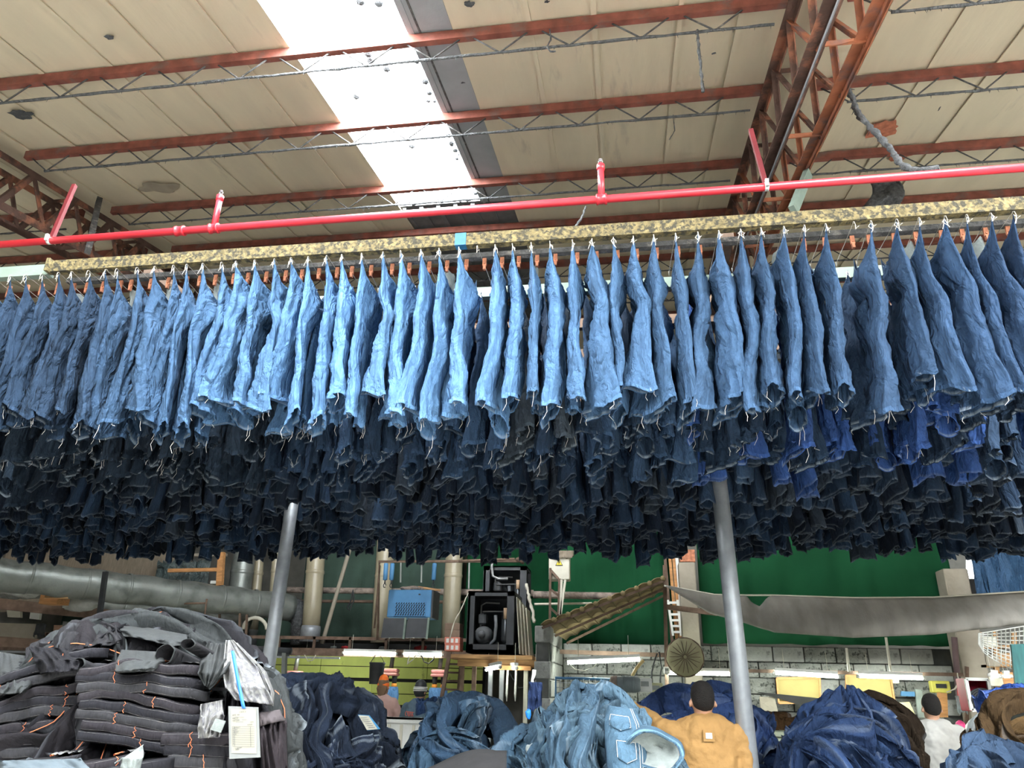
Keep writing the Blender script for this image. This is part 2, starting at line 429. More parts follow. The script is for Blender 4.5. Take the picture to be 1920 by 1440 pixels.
# ---- purlins: bar joists between the trusses
PUR_Y = [-2.6, -1.3, 0.1, 1.5, 3.1, 4.45, 5.60, 6.95, 8.20, 9.60, 11.0, 12.4]
def joist(y, x0, x1, label):
    base = Vector(((x0 + x1) / 2, y, roof_z(y) - .3))
    t = empty('roof_joist', base, label, 'joist', 'bar joists under the roof')
    zt = roof_z(y) - .05; zb = zt - .235
    m = MB().box(((x0 + x1) / 2, y, zt - .012), (x1 - x0, .055, .09)); m.build('top_chord', M_steel_red, t)
    a, b = x0 + .28, x1 - .18
    q = random.Random(int(y * 10 + x0)); pts = []; k = 0; x = a
    while x < b: pts.append((x, y, zb + q.uniform(-.004, .004))); x += .12
    pts.append((b, y, zb)); rs = [.009 + q.uniform(0, .006) for _ in pts]
    mb = MB().tube(pts, rs, 6)
    for _ in range(int((b - a) / .10)):
        p = Vector((q.uniform(a, b), y, zb)); mb.tube([p, p + Vector((q.uniform(-.01, .01), 0, -q.uniform(.015, .045)))], [.004, .001], 3)
    mb.build('bottom_rod', M_dust if -9 < x0 else M_steel_dark, t)
    x = a + .02; P = .56
    while x < b - .1:
        z1 = zt - .04
        MB().tube([(x, y, zb), (x + P * .42, y, z1)], .0075, 5).build('web_bar', M_steel_dark, t)
        if x - P * .42 > x0: MB().tube([(x, y, zb), (x - P * .42, y, z1)], .0075, 5).build('web_bar', M_steel_dark, t)
        x += P
BAYS = [(-6.22, 1.42, 'middle bay'), (1.80, 9.4, 'right bay'), (-11.6, -6.62, 'left bay')]
PN = {4.45: 'nearest', 5.60: 'second', 6.95: 'third', 8.20: 'fourth', 9.60: 'fifth', 11.0: 'sixth', 12.4: 'seventh'}
for y in PUR_Y:
    for (a, b, nm) in BAYS:
        if y < 3 and nm != 'middle bay': continue
        if y > 10 and nm == 'left bay': continue
        if y < 2: continue
        if y in PN: lab = f"rusty red bar joist with zigzag rods, {PN[y]} one in the {nm}"
        else: lab = 'rusty red bar joist with zigzag rods overhead, out of view near the camera'
        joist(y, a, b, lab)

# ---- the two box trusses
def truss(xt, xa, xb, y0, y1, label, orange):
    t = empty('roof_truss', ((xa + xb) / 2, (y0 + y1) / 2, roof_z(y0) - .7), label, 'truss')
    zt = lambda y: roof_z(y) - .13
    zb = lambda y: roof_z(y) - .66
    def ch(x, z, w, m, nm='chord'):
        MB().angle((x, y0, z(y0)), (x, y1, z(y1)), w, .012).build(nm, m, t)
    ch(xt, zt, .075, M_steel_brown); ch(xt + .30, zt, .07, M_steel_brown)
    ch(xa, zb, .085, M_steel_brown); ch(xb, zb, .085, orange)
    y = y0; k = 0; P = .62
    while y + P < y1:
        m = orange if (k % 3 != 0) else M_steel_brown
        for (u, v) in ((xt, xa), (xt + .30, xb)):
            MB().angle((u, y, zt(y)), (v, y + P / 2, zb(y + P / 2)), .05, .01).build('web_bar', m if v == xb else M_steel_brown, t)
            MB().angle((v, y + P / 2, zb(y + P / 2)), (u, y + P, zt(y + P)), .05, .01).build('web_bar', M_steel_brown if k % 2 else m, t)
        if k % 2 == 0:
            MB().angle((xa, y + P / 2, zb(y + P / 2) + .02), (xb, y + P / 2, zb(y + P / 2) + .02), .045, .01).build('tie', orange, t)
            MB().angle((xt, y, zt(y)), (xt + .3, y, zt(y)), .045, .01).build('tie', M_steel_brown, t)
        y += P; k += 1
    return t
truss(1.42, 1.48, 1.80, 1.5, 12.5, 'rust-orange lattice truss hanging under the roof at the right', M_orange_steel)
truss(-6.60, -6.62, -6.30, 1.5, 12.5, 'brown dusty lattice truss at the left edge of the roof', M_steel_brown)
# shiny conduit strapped under the right truss
cd = MB().tube([(1.475, 1.5, roof_z(1.5) - .72), (1.475, 8.5, roof_z(8.5) - .72)], .014, 10)
cd.build('conduit_pipe', M_galv, label='thin shiny conduit running along the underside of the right truss', cat='pipe')
# lint covered rope from the truss to the red pipe
def rope(name, pts, r, lab, cat='rope', m=M_dust, seed=0, fuzz=True):
    q = random.Random(seed); P = []; 
    for i in range(len(pts) - 1):
        a, b = Vector(pts[i]), Vector(pts[i+1]); n = max(2, int((b - a).length / .03))
        for k in range(n): P.append(a.lerp(b, k / n) + Vector((q.uniform(-1,1), q.uniform(-1,1), q.uniform(-1,1))) * r * .35)
    P.append(Vector(pts[-1]))
    mb = MB().tube(P, [r * q.uniform(.7, 1.35) for _ in P], 7)
    if fuzz:
        for p in P[::3]: mb.tube([p, p + Vector((q.uniform(-1,1), q.uniform(-1,1), -1)) * r * 2.2], [r * .3, r * .08], 3)
    return mb.build(name, m, label=lab, cat=cat)
rope('lint_rope', [W(1590,165,5.2), W(1610,215,5.1), W(1655,262,5.0), W(1690,308,4.7), W(1722,322,4.55), W(1760,315,4.5)], .022, 'thick lint-covered rope slanting from the right truss to the red pipe', seed=1)
rope('hanging_lint_strand', [W(1307,55,4.35), W(1311,100,4.35), W(1316,150,4.3), W(1318,172,4.3)], .010, 'short fuzzy lint strand hanging from the nearest joist left of the truss', seed=2)
rope('roof_wire', [W(1893,0,5.0), W(1820,110,5.6), W(1760,205,6.3), W(1650,345,8.6)], .009, 'long dark wire slanting down across the roof boards at the upper right', 'wire', M_steel_dark, 3, False)
rope('lint_hook', [W(1031,55,4.4), W(1033,75,4.4), W(1025,88,4.38), W(1032,97,4.38), W(1042,96,4.38)], .006, 'small dark lint hook dangling below the nearest joist right of the skylight', seed=4)
rope('tie_wire', [W(1098,388,4.7), W(1090,410,4.3), W(1075,430,3.7)], .006, 'thin fuzzy wire tied between roof and rail below the right sprinkler', 'wire', seed=5)
rope('curled_wire', [W(1262,215,5.8), W(1265,245,5.8), W(1255,262,5.8)], .004, 'little curled wire hanging below the second joist left of the truss', 'wire', M_steel_dark, 6, False)
MB().beam(W(1515,325,6.0), W(1487,395,5.6), .05, .09).build('painted_flat_bar', M_palegreen, label='pale green flat bar hanging behind the red pipe beside the right truss', cat='bar')
MB().beam(W(186,375,6.6), W(165,470,6.0), .06, .08).build('upright_bar', M_steel_dark, label='dark upright bar below the left truss behind the red pipe', cat='bar')
tp = MB().grid(lambda u, v: W(1625 + 60*u + 12*sin(v*5), 335 + 70*v + 8*sin(u*7), 7.5 - .1*u + .05*sin(v*9)), 10, 8, .01)
tp.build('torn_black_sheet', M_dust, label='torn dark lint-heavy sheet hanging behind the red pipe at the right', cat='sheet')

# ---- red sprinkler pipe
YP = 4.0
red = empty('sprinkler_pipe', (W(960,385,YP).x, YP, 4.52), 'long bright red sprinkler pipe crossing under the roof', 'pipe')
a, b = W(-300,480,YP), W(2600,250,YP); a.z = W(0,460,YP).z; b.z = W(1920,312,YP).z
MB().tube([a, b], .0255, 16).build('pipe', M_redpipe, red)
zat = lambda x: a.z + (b.z - a.z) * (x - a.x) / (b.x - a.x)
for (px, lab) in ((336, 0), (400, 1), (1128, 1)):
    x = W(px, 440 - (px - 336) * .078, YP).x; z = zat(x)
    MB().lathe((x, YP, z), [(.027,-.035),(.036,-.033),(.036,-.022),(.032,-.02),(.032,.02),(.036,.022),(.036,.033),(.027,.035)], 16, 'X').build('coupling', M_redpipe, red)
for (px, py, h) in ((400, 432, .27), (1128, 375, .27)):
    x = W(px, py, YP).x; z = zat(x)
    MB().tube([(x, YP, z), (x, YP, z + h)], .021, 14).build('riser', M_redpipe, red)
    MB().lathe((x, YP, z + h - .04), [(.021,0),(.026,.003),(.026,.04),(.015,.045),(.012,.055)], 14).build('reducer', M_redpipe, red)
    MB().tube([(x, YP, z + h), (x, YP, z + h + .02)], .008, 8).box((x, YP, z + h + .035), (.022,.004,.004)).tube([(x-.012,YP,z+h+.01),(x-.014,YP,z+h+.03),(x,YP,z+h+.04),(x+.014,YP,z+h+.03),(x+.012,YP,z+h+.01)], .002, 5).lathe((x,YP,z+h+.04),[(.003,0),(.013,.002),(.013,.004)],10).build('sprinkler_head', M_galv, red)
for px, yq in ((92, 4.0), (1437, 4.0)):
    x = W(px, 455 if px < 500 else 350, YP).x; z = zat(x)
    MB().lathe((x, YP, z), [(.0275,-.012),(.0275,.012)], 16, 'X').box((x, YP - .03, z + .01), (.02, .02, .05)).build('pipe_clip', M_white, red)
    MB().beam((x, YP + .01, z + .02), (x - .03, YP + .10, W(1430 if px > 500 else 108, 242 if px > 500 else 350, YP + .10).z), .028, .028, (1,0,0)).build('hanger_bar', mat('dark_red_paint', (.11,.012,.016), .6), red)

# ---- outer walls
M_wallgrey = mat('dim_block_wall', (.20,.20,.18), .9, var=.25, scale=3)
sbox('wall_back', (-.5, YB, 4.3), (23.4, .2, 8.6), M_wallgrey, label='dim rear wall far behind the machines')
sbox('wall_left', (XL, 5.5, 4), (.2, 21, 8), M_wallgrey, label='dim side wall beyond the left truss')
sbox('wall_right', (XR, 5.5, 4.3), (.2, 21, 8.6), M_wallgrey, label='dim side wall beyond the right net')
# ------------------------------------------------------------------ hung jeans
def jeans_geo(seed, N=48, K=9, RH=14, RL=34, rich=True):
    """one pair hung by two points of its waistband; y runs back from the front hook, z down"""
    r = random.Random(seed); U = r.uniform
    Wt = .36; Lh = .27 + U(-.02, .02); L = U(.90, .98)
    sag = U(.11, .20); op = U(.020, .042)
    sd = seed * 7.31
    half = N // 2; q = N // 4
    phi = np.arange(N) * 2 * pi / N          # 0 = front, pi/2 = +x side
    V = []; E = []
    lean = U(-.03, .03)
    def folds(px_, py_, s, a):
        n1 = noise3(px_ * 2.2 + sd, py_ * 2.2, s * 1.6 + sd)
        n2 = noise3(px_ * 5 + sd, py_ * 5 + 9, s * 5.5)
        n3 = noise3(px_ * 8, py_ * 8 + sd, s * 13)
        return a * (n1 * .042 + n2 * .030 + (np.abs(n3) * -.024 if rich else 0))
    for i in range(RH):
        f = i / RH; s = f * Lh
        t = (1 - np.cos(phi)) / 2
        y0 = .0 + .015 * sin(f * 3); y1 = Wt + .02 * sin(f * 3)
        y = y0 + (y1 - y0) * t
        b = (np.sin(pi * t) ** .75) * (op * (1 - f) + .036 * f) + .004 + f * .018
        x = b * np.sign(np.sin(phi)) * np.abs(np.sin(phi)) ** .6
        fo = folds(np.cos(phi), np.sin(phi), s * 2, min(1, .35 + f))
        x = x + np.sin(phi) * fo * .8 + lean * f
        z = -s - sag * np.sin(pi * t) ** .62 * (1 - f) ** 1.2
        V.append(np.stack([x, y, z + .0 * t], 1)); E.append(np.full(N, 1.0 if i == 0 else 0.0))
    hipv = np.concatenate(V); F = []
    for i in range(RH - 1):
        for k in range(N): F.append((i*N + k, (i+1)*N + k, (i+1)*N + (k+1) % N, i*N + (k+1) % N))
    last = (RH - 1) * N
    verts = [hipv]; edges = [np.concatenate(E)]; base = RH * N
    # crotch row
    pidx, qidx = q, N - q            # +x mid, -x mid
    P = hipv[last + pidx]; Q = hipv[last + qidx]
    cr = np.array([Q + (P - Q) * (k + 1) / K + np.array([0, 0, -.02]) for k in range(K - 1)])
    verts.append(cr); edges.append(np.zeros(K - 1)); crb = base; base += K - 1
    legs = []
    tw = U(.2, 1.15) * (1 if r.random() < .8 else -.6)
    for leg in (0, 1):
        if leg == 0: ring = [(i % N) for i in range(-q, q + 1)]          # from -x mid round the front to +x mid
        else: ring = [i for i in range(q, N - q + 1)]                     # +x mid round the back to -x mid
        idx = [last + i for i in ring]
        inner = [crb + k for k in range(K - 1)]
        idx += (inner[::-1] if leg == 0 else inner)
        n = len(idx); no = len(ring)
        al = np.concatenate([np.linspace(-100, 100, no), np.linspace(100, 260, K + 1)[1:-1]]) * pi / 180
        sgn = 1 if leg == 0 else -1
        allv = np.concatenate([hipv, cr]); start = allv[idx]
        cy0 = Wt * (.25 if leg == 0 else .75); cy1 = cy0 + U(-.02, .03); cx1 = lean + U(-.03, .03) * 1.2
        a1 = U(.066, .096); afl = a1 * U(.95, 1.38); c1 = U(.026, .040); chm = c1 * U(.8, 1.5)
        twist = tw * U(.7, 1.2) + U(-.15, .15); Ll = L - Lh + U(-.05, .05)
        tilt = U(-.05, .05); ph = U(0, 6)
        prev = idx; rows = []
        for j in range(1, RL + 1):
            f = j / RL if (rich or j != RL - 1) else .975; s = Lh + f * Ll
            a = a1 + (afl - a1) * f ** 2; c = c1 + (chm - c1) * f
            ex = -np.cos(al) * a * sgn; ey = np.sin(al) * c
            fo = folds(np.cos(al) + leg * 3, np.sin(al), s * 2, 1.0)
            rad = 1 + fo / .06
            ex = ex * (1 + fo * 2.2); ey = ey * np.clip(rad, .12, 2.4)
            w = twist * f ** 1.1
            cxx = lean + (cx1 - lean) * f + .030 * float(noise3(f * 2.6 + ph, leg * 4, sd)) + .010 * sin(f * 5 + ph); cyy = cy0 + (cy1 - cy0) * f
            X = cxx + ey * cos(w) - ex * sin(w) * 1.0; Y = cyy + ex * cos(w) + ey * sin(w)
            Z = -s + tilt * f * (-np.cos(al)) + (.010 * np.sin(al * 3 + ph) * f ** 6)
            tgt = np.stack([X, Y, Z], 1)
            bl = min(1, f / .22); bl = bl * bl * (3 - 2 * bl)
            st = start.copy(); st[:, 2] -= f * Ll
            rows.append(st * (1 - bl) + tgt * bl)
            edges.append(np.full(n, 1.0 if j >= RL else 0.0))
            cur = list(range(base, base + n)); base += n
            for k in range(n): F.append((prev[k], cur[k], cur[(k+1) % n], prev[(k+1) % n]))
            prev = cur
        verts += rows; legs.append(rows)
    return dict(v=np.concatenate(verts), f=np.array(F), e=np.concatenate(edges), hip=hipv, N=N, legs=legs, L=L)

def ring_band(rows, off, lo=0):
    """a band around stacked loops, pushed outwards, doubled to the inside"""
    out = []
    for rw in rows:
        c = rw.mean(0); d = rw - c; d[:, 2] = 0; l = np.linalg.norm(d, axis=1)[:, None] + 1e-6
        out.append(rw + d / l * off)
    last = out[-1].copy(); last[:, 2] -= .004 if lo else -.004
    out.append(last)
    c = rows[-1].mean(0); d = rows[-1] - c; d[:, 2] = 0; l = np.linalg.norm(d, axis=1)[:, None] + 1e-6
    out.append(rows[-1] - d / l * off)
    n = len(out[0]); F = [(i*n + k, (i+1)*n + k, (i+1)*n + (k+1) % n, i*n + (k+1) % n) for i in range(len(out) - 1) for k in range(n)]
    return np.concatenate(out), np.array(F)

NV = 16
JV = []
for i in range(NV):
    g = jeans_geo(100 + i * 13)
    body = mesh_np('jeans_body', g['v'], g['f'], M_denim, g['e'], True)
    N = g['N']
    wv, wf = ring_band([g['hip'][k*N:(k+1)*N] for k in (1, 0)], .0035)
    band = mesh_np('waistband', wv, wf, M_hem, None, True)
    hems = []
    for lg in g['legs']:
        hv, hf = ring_band([lg[-2], lg[-1]], .003, 1)
        hems.append(mesh_np('hem', hv, hf, M_hem, None, True))
    mb = MB(); r = random.Random(i)
    for _ in range(3):
        lg = g['legs'][r.randrange(2)]; p = Vector(lg[-1][r.randrange(len(lg[-1]))]); l = r.uniform(.02, .09)
        mb.tube([p, p + Vector((r.uniform(-.01, .01), r.uniform(-.01, .01), -l * .5)), p + Vector((r.uniform(-.02, .02), 0, -l))], .0011, 3, False)
    p = Vector(g['hip'][0])
    for _ in range(3):
        mb.tube([p, p + Vector((r.uniform(-.015, .015), -.004, -.02)), p + Vector((r.uniform(-.02, .02), -.006, -r.uniform(.03, .07)))], .0011, 3, False)
    th = bpy.data.meshes.new('loose_thread'); th.from_pydata([tuple(v) for v in mb.v], [], mb.f); th.materials.append(M_thread)
    # pale pocket bag spilling from the open waist
    def pk(u, v, s=i):
        a = u * 2 * pi; rr = .035 * (1 + .5 * noise3(cos(a) * 2 + s, sin(a) * 2, v * 3)) * (1 - .25 * v)
        return (float(rr * cos(a) * .8), float(.20 + rr * sin(a) * 1.6), float(-.05 - .13 * v + .02 * noise3(u * 6, v * 4, s)))
    mp_ = MB().grid(pk, 14, 7)
    pkm = bpy.data.meshes.new('pocket_bag'); pkm.from_pydata([tuple(v) for v in mp_.v], [], mp_.f); pkm.materials.append(M_lining)
    pkm.polygons.foreach_set('use_smooth', [True] * len(pkm.polygons))
    JV.append(dict(body=body, band=band, hems=hems, thread=th, pocket=pkm))

ORD = ['first','second','third','fourth','fifth','sixth','seventh','eighth','ninth','tenth','eleventh','twelfth','thirteenth','fourteenth',
       'fifteenth','sixteenth','seventeenth','eighteenth','nineteenth','twentieth','twenty-first','twenty-second','twenty-third','twenty-fourth','twenty-fifth',
       'twenty-sixth','twenty-seventh','twenty-eighth']
HOOKZ = 3.925
Y0 = 3.55
def hang_jeans(x, y, var, rot, color, label, group, parts=True, pocket=False, sz=1.0, z=HOOKZ, sx=1.0):
    J = JV[var % NV]
    o = put('jeans', J['body'], (x, y, z), None, (0, 0, rot), (sx, 1, sz), color)
    props(o, label, 'jeans', group)
    if parts:
        put('waistband', J['band'], parent=o, color=color)
        for h in J['hems']: put('hem', h, parent=o, color=color)
        if y < Y0 + .7 and z == HOOKZ and (y < Y0 + .1 or var % 2): props(put('loose_threads', J['thread'], parent=o), None, None, None, 'stuff')
        if pocket:
            props(put('pocket_bag', J['pocket'], parent=o), 'pale pocket bag hanging out of the waist')
    return o

TIPS = [-12,22,50,81,112,137,168,201,221,259,292,327,352,382,417,444,479,516,547,579,614,642,679,719,752,790,824,861,
        929,961,996,1031,1073,1110,1150,1187,1225,1266,1308,1347,1388,1426,1469,1507,1547,
        1632,1680,1722,1771,1811,1856,1899,1940]
rj = random.Random(11)
def lerp3(a, b, t): return tuple(a[i] + (b[i] - a[i]) * t for i in range(3))
frontx = []
for i, px in enumerate(TIPS):
    p = W(px, 455 - (px - 960) * .0625, Y0); frontx.append(p.x)
    g = 'front row of jeans on the conveyor rail'
    if px < 900: lab = f"faded blue jeans in the front row, {ORD[27 - i]} pair left of the first empty hook"
    elif px < 1600: lab = f"blue jeans in the front row, {ORD[i - 28]} pair right of the first empty hook"
    else: lab = f"dark-shaded blue jeans in the front row, {ORD[i - 45]} pair right of the wide gap"
    if px < 700: c = lerp3((.015,.027,.046), (.085,.168,.285), min(1, max(0, px - 170) / 480))  # skylight falloff painted into the cloth colour, lightest near mid-row, darker at the ends
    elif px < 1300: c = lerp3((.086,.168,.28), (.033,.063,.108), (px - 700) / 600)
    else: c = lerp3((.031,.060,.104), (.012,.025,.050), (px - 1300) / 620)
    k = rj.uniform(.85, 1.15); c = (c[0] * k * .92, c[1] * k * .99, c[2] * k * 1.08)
    pk = px in (112, 292, 382, 824, 996, 1469, 1722, 1856, 221)
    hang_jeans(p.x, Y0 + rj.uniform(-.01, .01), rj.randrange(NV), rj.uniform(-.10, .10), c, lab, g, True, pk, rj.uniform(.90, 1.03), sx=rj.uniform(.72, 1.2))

# ---- rows behind: the nearest 250 single, the rest one heap of hanging cloth
PITCH = .122; ROWD = .5
def row_span(y):
    return W(-10, 800, y).x - .15, W(1930, 800, y).x + .15
def row_color(r, px, row):
    t = r.random()
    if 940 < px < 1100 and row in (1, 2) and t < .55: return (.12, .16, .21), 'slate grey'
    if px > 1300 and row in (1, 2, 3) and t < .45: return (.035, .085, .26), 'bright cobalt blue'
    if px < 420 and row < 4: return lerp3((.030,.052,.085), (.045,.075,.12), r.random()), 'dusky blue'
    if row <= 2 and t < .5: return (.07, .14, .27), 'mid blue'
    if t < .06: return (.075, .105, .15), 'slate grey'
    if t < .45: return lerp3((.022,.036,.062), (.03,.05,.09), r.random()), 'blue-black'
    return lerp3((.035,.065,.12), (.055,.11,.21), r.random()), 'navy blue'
single = len(TIPS); row = 1; n1_ = n2_ = 999; rj = random.Random(23)
LOW = [jeans_geo(900 + i * 5, N=16, K=4, RH=4, RL=9, rich=False) for i in range(10)]
sv = []; sf = []; st = []; se = []; nb = 0
ROWN = ['', 'second', 'third', 'fourth', 'fifth', 'sixth']
ROWS_Y = [Y0 + ROWD * k for k in range(0, 10)]
for row in range(1, 10):
    y = ROWS_Y[row]; xa, xb = row_span(y)
    n = int((xb - xa) / PITCH)
    n1_ = n if row == 1 else n1_; n2_ = n if row == 2 else n2_
    for k in range(n):
        x = xa + (k + .5) * PITCH + rj.uniform(-.025, .025)
        px = 960 + (x - W(960, 850, y).x) / ((W(1920, 850, y).x - W(960, 850, y).x)) * 960
        if 1560 < px < 1625 and row == 1: continue
        if rj.random() < .02: continue
        c, cn = row_color(rj, px, row)
        kk = rj.uniform(.75, 1.25) * (.31 if cn != 'bright cobalt blue' else .7); c = tuple(q * kk for q in c)  # rear rows get a darker colour, standing in for the shade inside the rack
        yy = y + rj.uniform(-.02, .02); sz = rj.uniform(.90, 1.06); rot = rj.uniform(-.35, .35)
        if single < (len(TIPS) + n1_ + n2_):
            side = 'left' if k < n / 2 else 'right'; kk_ = k + 1 if side == 'left' else n - k
            lab = f"{cn} jeans in the {ROWN[row]} row back, {ordinal(kk_)} from the {side} edge"
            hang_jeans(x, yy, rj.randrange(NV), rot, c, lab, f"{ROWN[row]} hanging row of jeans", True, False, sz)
            single += 1
        else:
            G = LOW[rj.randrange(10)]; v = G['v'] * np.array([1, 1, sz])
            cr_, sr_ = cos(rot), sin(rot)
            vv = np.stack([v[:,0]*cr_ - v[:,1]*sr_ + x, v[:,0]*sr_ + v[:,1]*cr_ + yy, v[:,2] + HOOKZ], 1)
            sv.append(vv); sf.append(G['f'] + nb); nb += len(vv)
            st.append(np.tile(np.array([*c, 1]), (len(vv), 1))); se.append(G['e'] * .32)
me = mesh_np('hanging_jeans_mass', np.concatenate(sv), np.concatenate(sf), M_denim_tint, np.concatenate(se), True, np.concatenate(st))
props(put('hanging_jeans_mass', me), 'dense dark mass of jeans hanging in the rows farthest behind the front rail', 'jeans', None, 'stuff')

# ---- the conveyor rails with brackets and wire hangers
RZ = 3.985
xl = W(95, 495, Y0).x; xr = W(1920, 380, Y0).x + .6
rail = empty('conveyor_rail', (0, Y0 + .02, RZ), 'long speckled yellow-green rusty rail above the front row of jeans', 'rail')
mb = MB().beam((xl, Y0 + .02, RZ), (xr, Y0 + .02, RZ), .05, .078)
mb.beam((xl - .01, Y0 + .0, RZ), (xl + .012, Y0 + .0, RZ), .06, .088); mb.build('beam', M_rail, rail)
MB().beam((xl + .05, Y0 + .12, RZ - .045), (xr, Y0 + .12, RZ - .045), .045, .03).build('track', M_steel_dark, rail)
pb = W(863, 450, Y0).x
MB().beam((pb - .03, Y0 + .018, RZ), (pb + .035, Y0 + .018, RZ), .054, .080).build('tape_wrap', M_bluepaint, rail)
def hanger_mesh():
    m = MB()
    m.tube([(0, -.012, -.035), (.002, -.016, -.012), (0, -.012, .012), (-.001, 0, .020), (0, .012, .014), (0, .18, .000), (0, .350, -.012), (0, .366, -.03), (0, .372, .0)], .0020, 5)
    m.tube([(-.0, -.012, -.034), (.008, -.02, -.026), (.018, -.02, -.020)], .0015, 4)
    me = bpy.data.meshes.new('wire_hanger'); me.from_pydata([tuple(v) for v in m.v], [], m.f); me.materials.append(M_wire)
    return me
def bracket_mesh():
    m = MB().box((0, 0, -.03), (.022, .012, .06)).box((0, 0, -.07), (.014, .018, .03)); m.tube([(0, -.012, -.045), (0, .012, -.045)], .006, 6)
    me = bpy.data.meshes.new('bracket'); me.from_pydata([tuple(v) for v in m.v], [], m.f); me.materials.append(M_rust); return me
HM, BM = hanger_mesh(), bracket_mesh()
extra = [W(895, 470, Y0).x, W(1599, 410, Y0).x]
for x in frontx + extra:
    put('wire_hanger', HM, Vector((x, Y0, HOOKZ - .008)) - rail.location, rail, (0, 0, rj.uniform(-.06, .06)))
    put('bracket', BM, Vector((x + .02, Y0 + .12, RZ - .05)) - rail.location, rail)
rl2 = empty('painted_rail', (W(40, 497, Y0).x, Y0 + .03, RZ - .02), 'short pale green painted rail end at the far left of the jeans rack', 'rail')
MB().beam((W(-60, 500, Y0).x, Y0 + .035, RZ - .012), (xl - .01, Y0 + .035, RZ - .012), .05, .075).build('beam', M_palegreen, rl2)
NAMES = ['', 'second', 'third', 'fourth', 'fifth', 'sixth', 'seventh', 'eighth', 'ninth', 'tenth']
for k in range(1, 10):
    y = ROWS_Y[k] + .1; xa, xb = row_span(y)
    r_ = MB().beam((xa - .5, y, RZ - .02), (xb + .5, y, RZ - .02), .05, .07).build('rack_rail', M_palegreen if k == 1 else M_brown,
        None, f'hanging rail carrying the {NAMES[k]} row of jeans', 'rail', 'hidden rails behind the front rail')
# cross beams that carry the rails, on the two grey posts
for i, x in enumerate((-2.95, .62)):
    MB().beam((x, Y0 + .16, RZ + .04), (x, ROWS_Y[9] + .3, RZ + .04), .06, .08).build('cross_beam', M_brown, None,
        ('brown cross beam over the jeans rails above the left grey post', 'brown cross beam over the jeans rails above the right grey post')[i], 'beam')
for (pa, pb_, Y, r_, lab) in (((545, 962), (505, 1235), 6.1, .056, 'leaning grey steel post beside the dark denim stack'), ((1355, 968), (1400, 1385), 5.6, .06, 'galvanised round post rising behind the man in the tan jacket')):
    a = W(*pa, Y); b = W(*pb_, Y); d = (b - a) / (a.z - b.z)
    top = a - d * (RZ - .02 - a.z) ; bot = b + d * b.z
    m = MB().tube([top, bot], r_, 20)
    t = empty('steel_post', bot, lab, 'post'); m.build('tube', M_galv, t)
    MB().lathe(bot, [(r_ * 2, 0), (r_ * 2, .012)], 16).build('base_plate', M_galv, t)
# ------------------------------------------------------------------ the machinery and walls below the jeans
M_block = mat('grey_concrete_block', (.25,.26,.24), .95, var=.3, scale=9, bump=.6, bscale=40, col2=(.06,.065,.06), patch=(18,.50,.62))
M_block2 = mat('pale_concrete_block', (.34,.35,.33), .95, var=.2, scale=7, bump=.5, bscale=40, col2=(.14,.15,.14), patch=(10,.58,.72))
M_mortar = mat('dark_mortar', (.10,.105,.10), 1.0, var=.3)
M_lime = mat('lime_green_boards', (.62,.70,.20), .7, var=.14, scale=2.5, stretch=(1,1,.5), col2=(.20,.25,.06), patch=(6,.62,.72), bump=.2)
M_tarp = mat('green_tarpaulin', (.008,.050,.021), .95, spec=.05, var=.25, scale=1.2, bump=.15, bscale=9)
M_tarp_dark = mat('dim_green_curtain', (.05,.09,.07), .8, var=.3, scale=1.5, bump=.2)
M_awn = mat('grey_awning_cloth', (.28,.265,.24), .85, var=.2, scale=2.2, stretch=(3,1,1), bump=.2, bscale=20)
M_concrete = mat('pillar_concrete', (.29,.26,.21), .9, var=.15, scale=5, bump=.2)
M_burlap = mat('brown_mesh_cloth', (.22,.185,.14), .95, var=.2, scale=6, stretch=(8,1,1), bump=.4)
M_deck = mat('deck_steel', (.16,.14,.12), .85, var=.3, scale=6)
M_blue = mat('blue_machine_paint', (.07,.20,.37), .5, var=.12, scale=5)
M_cab = mat('charcoal_cabinet', (.055,.06,.066), .55, var=.2, scale=4)
M_orangewood = mat('orange_wood', (.50,.25,.10), .7, var=.25, scale=6, stretch=(1,6,6))
M_yellow = mat('yellow_board', (.33,.27,.095), .6, var=.12, scale=3, col2=(.45,.30,.10), patch=(3,.62,.75))
M_tile = mat('tan_roof_tile', (.24,.185,.095), .85, var=.25, scale=9, bump=.3)
M_darkgap = mat('dark_recess', (.02,.02,.02), .9, var=.2)

# ---- block wall at the right with its return pier
YW = 11.0
wx0 = W(1056, 1240, YW).x; wx1 = W(1793, 1240, YW).x; wtop = W(1455, 1212, YW).z
wr = empty('wall_rear_right', ((wx0 + wx1) / 2, YW, 0), 'weathered grey concrete block wall behind the lit benches', kind='structure')
MB().box(((wx0 + wx1) / 2, YW + .11, wtop / 2), (wx1 - wx0, .16, wtop)).build('mortar', M_mortar, wr)
bm_ = MB().box((0, 0, 0), (.386, .07, .188), bev=.008)
def mk(m, name, mt):
    me = bpy.data.meshes.new(name); me.from_pydata([tuple(v) for v in m.v], [], m.f); me.materials.append(mt); return me
BR = [mk(bm_, 'block', M_block), mk(bm_, 'block', M_block2)]
hb_ = MB().box((0, 0, 0), (.190, .07, .188), bev=.008); BH = [mk(hb_, 'block', M_block), mk(hb_, 'block', M_block2)]
q = random.Random(4)
for r_ in range(7):
    z = wtop - .1 - r_ * .2; x = wx0 + .2 - (.2 if r_ % 2 else 0)
    first = True
    while x < wx1 - .1:
        if x - .19 >= wx0 - .02:
            pale = (x > 3.0 and r_ in (0, 1) and q.random() < .8) or q.random() < .25
            put('block', BR[1 if pale else 0], Vector((x, YW + q.uniform(-.006, .006), z)) - wr.location, wr)
        elif r_ % 2: put('block', BH[0], Vector((wx0 + .1, YW, z)) - wr.location, wr)
        x += .4
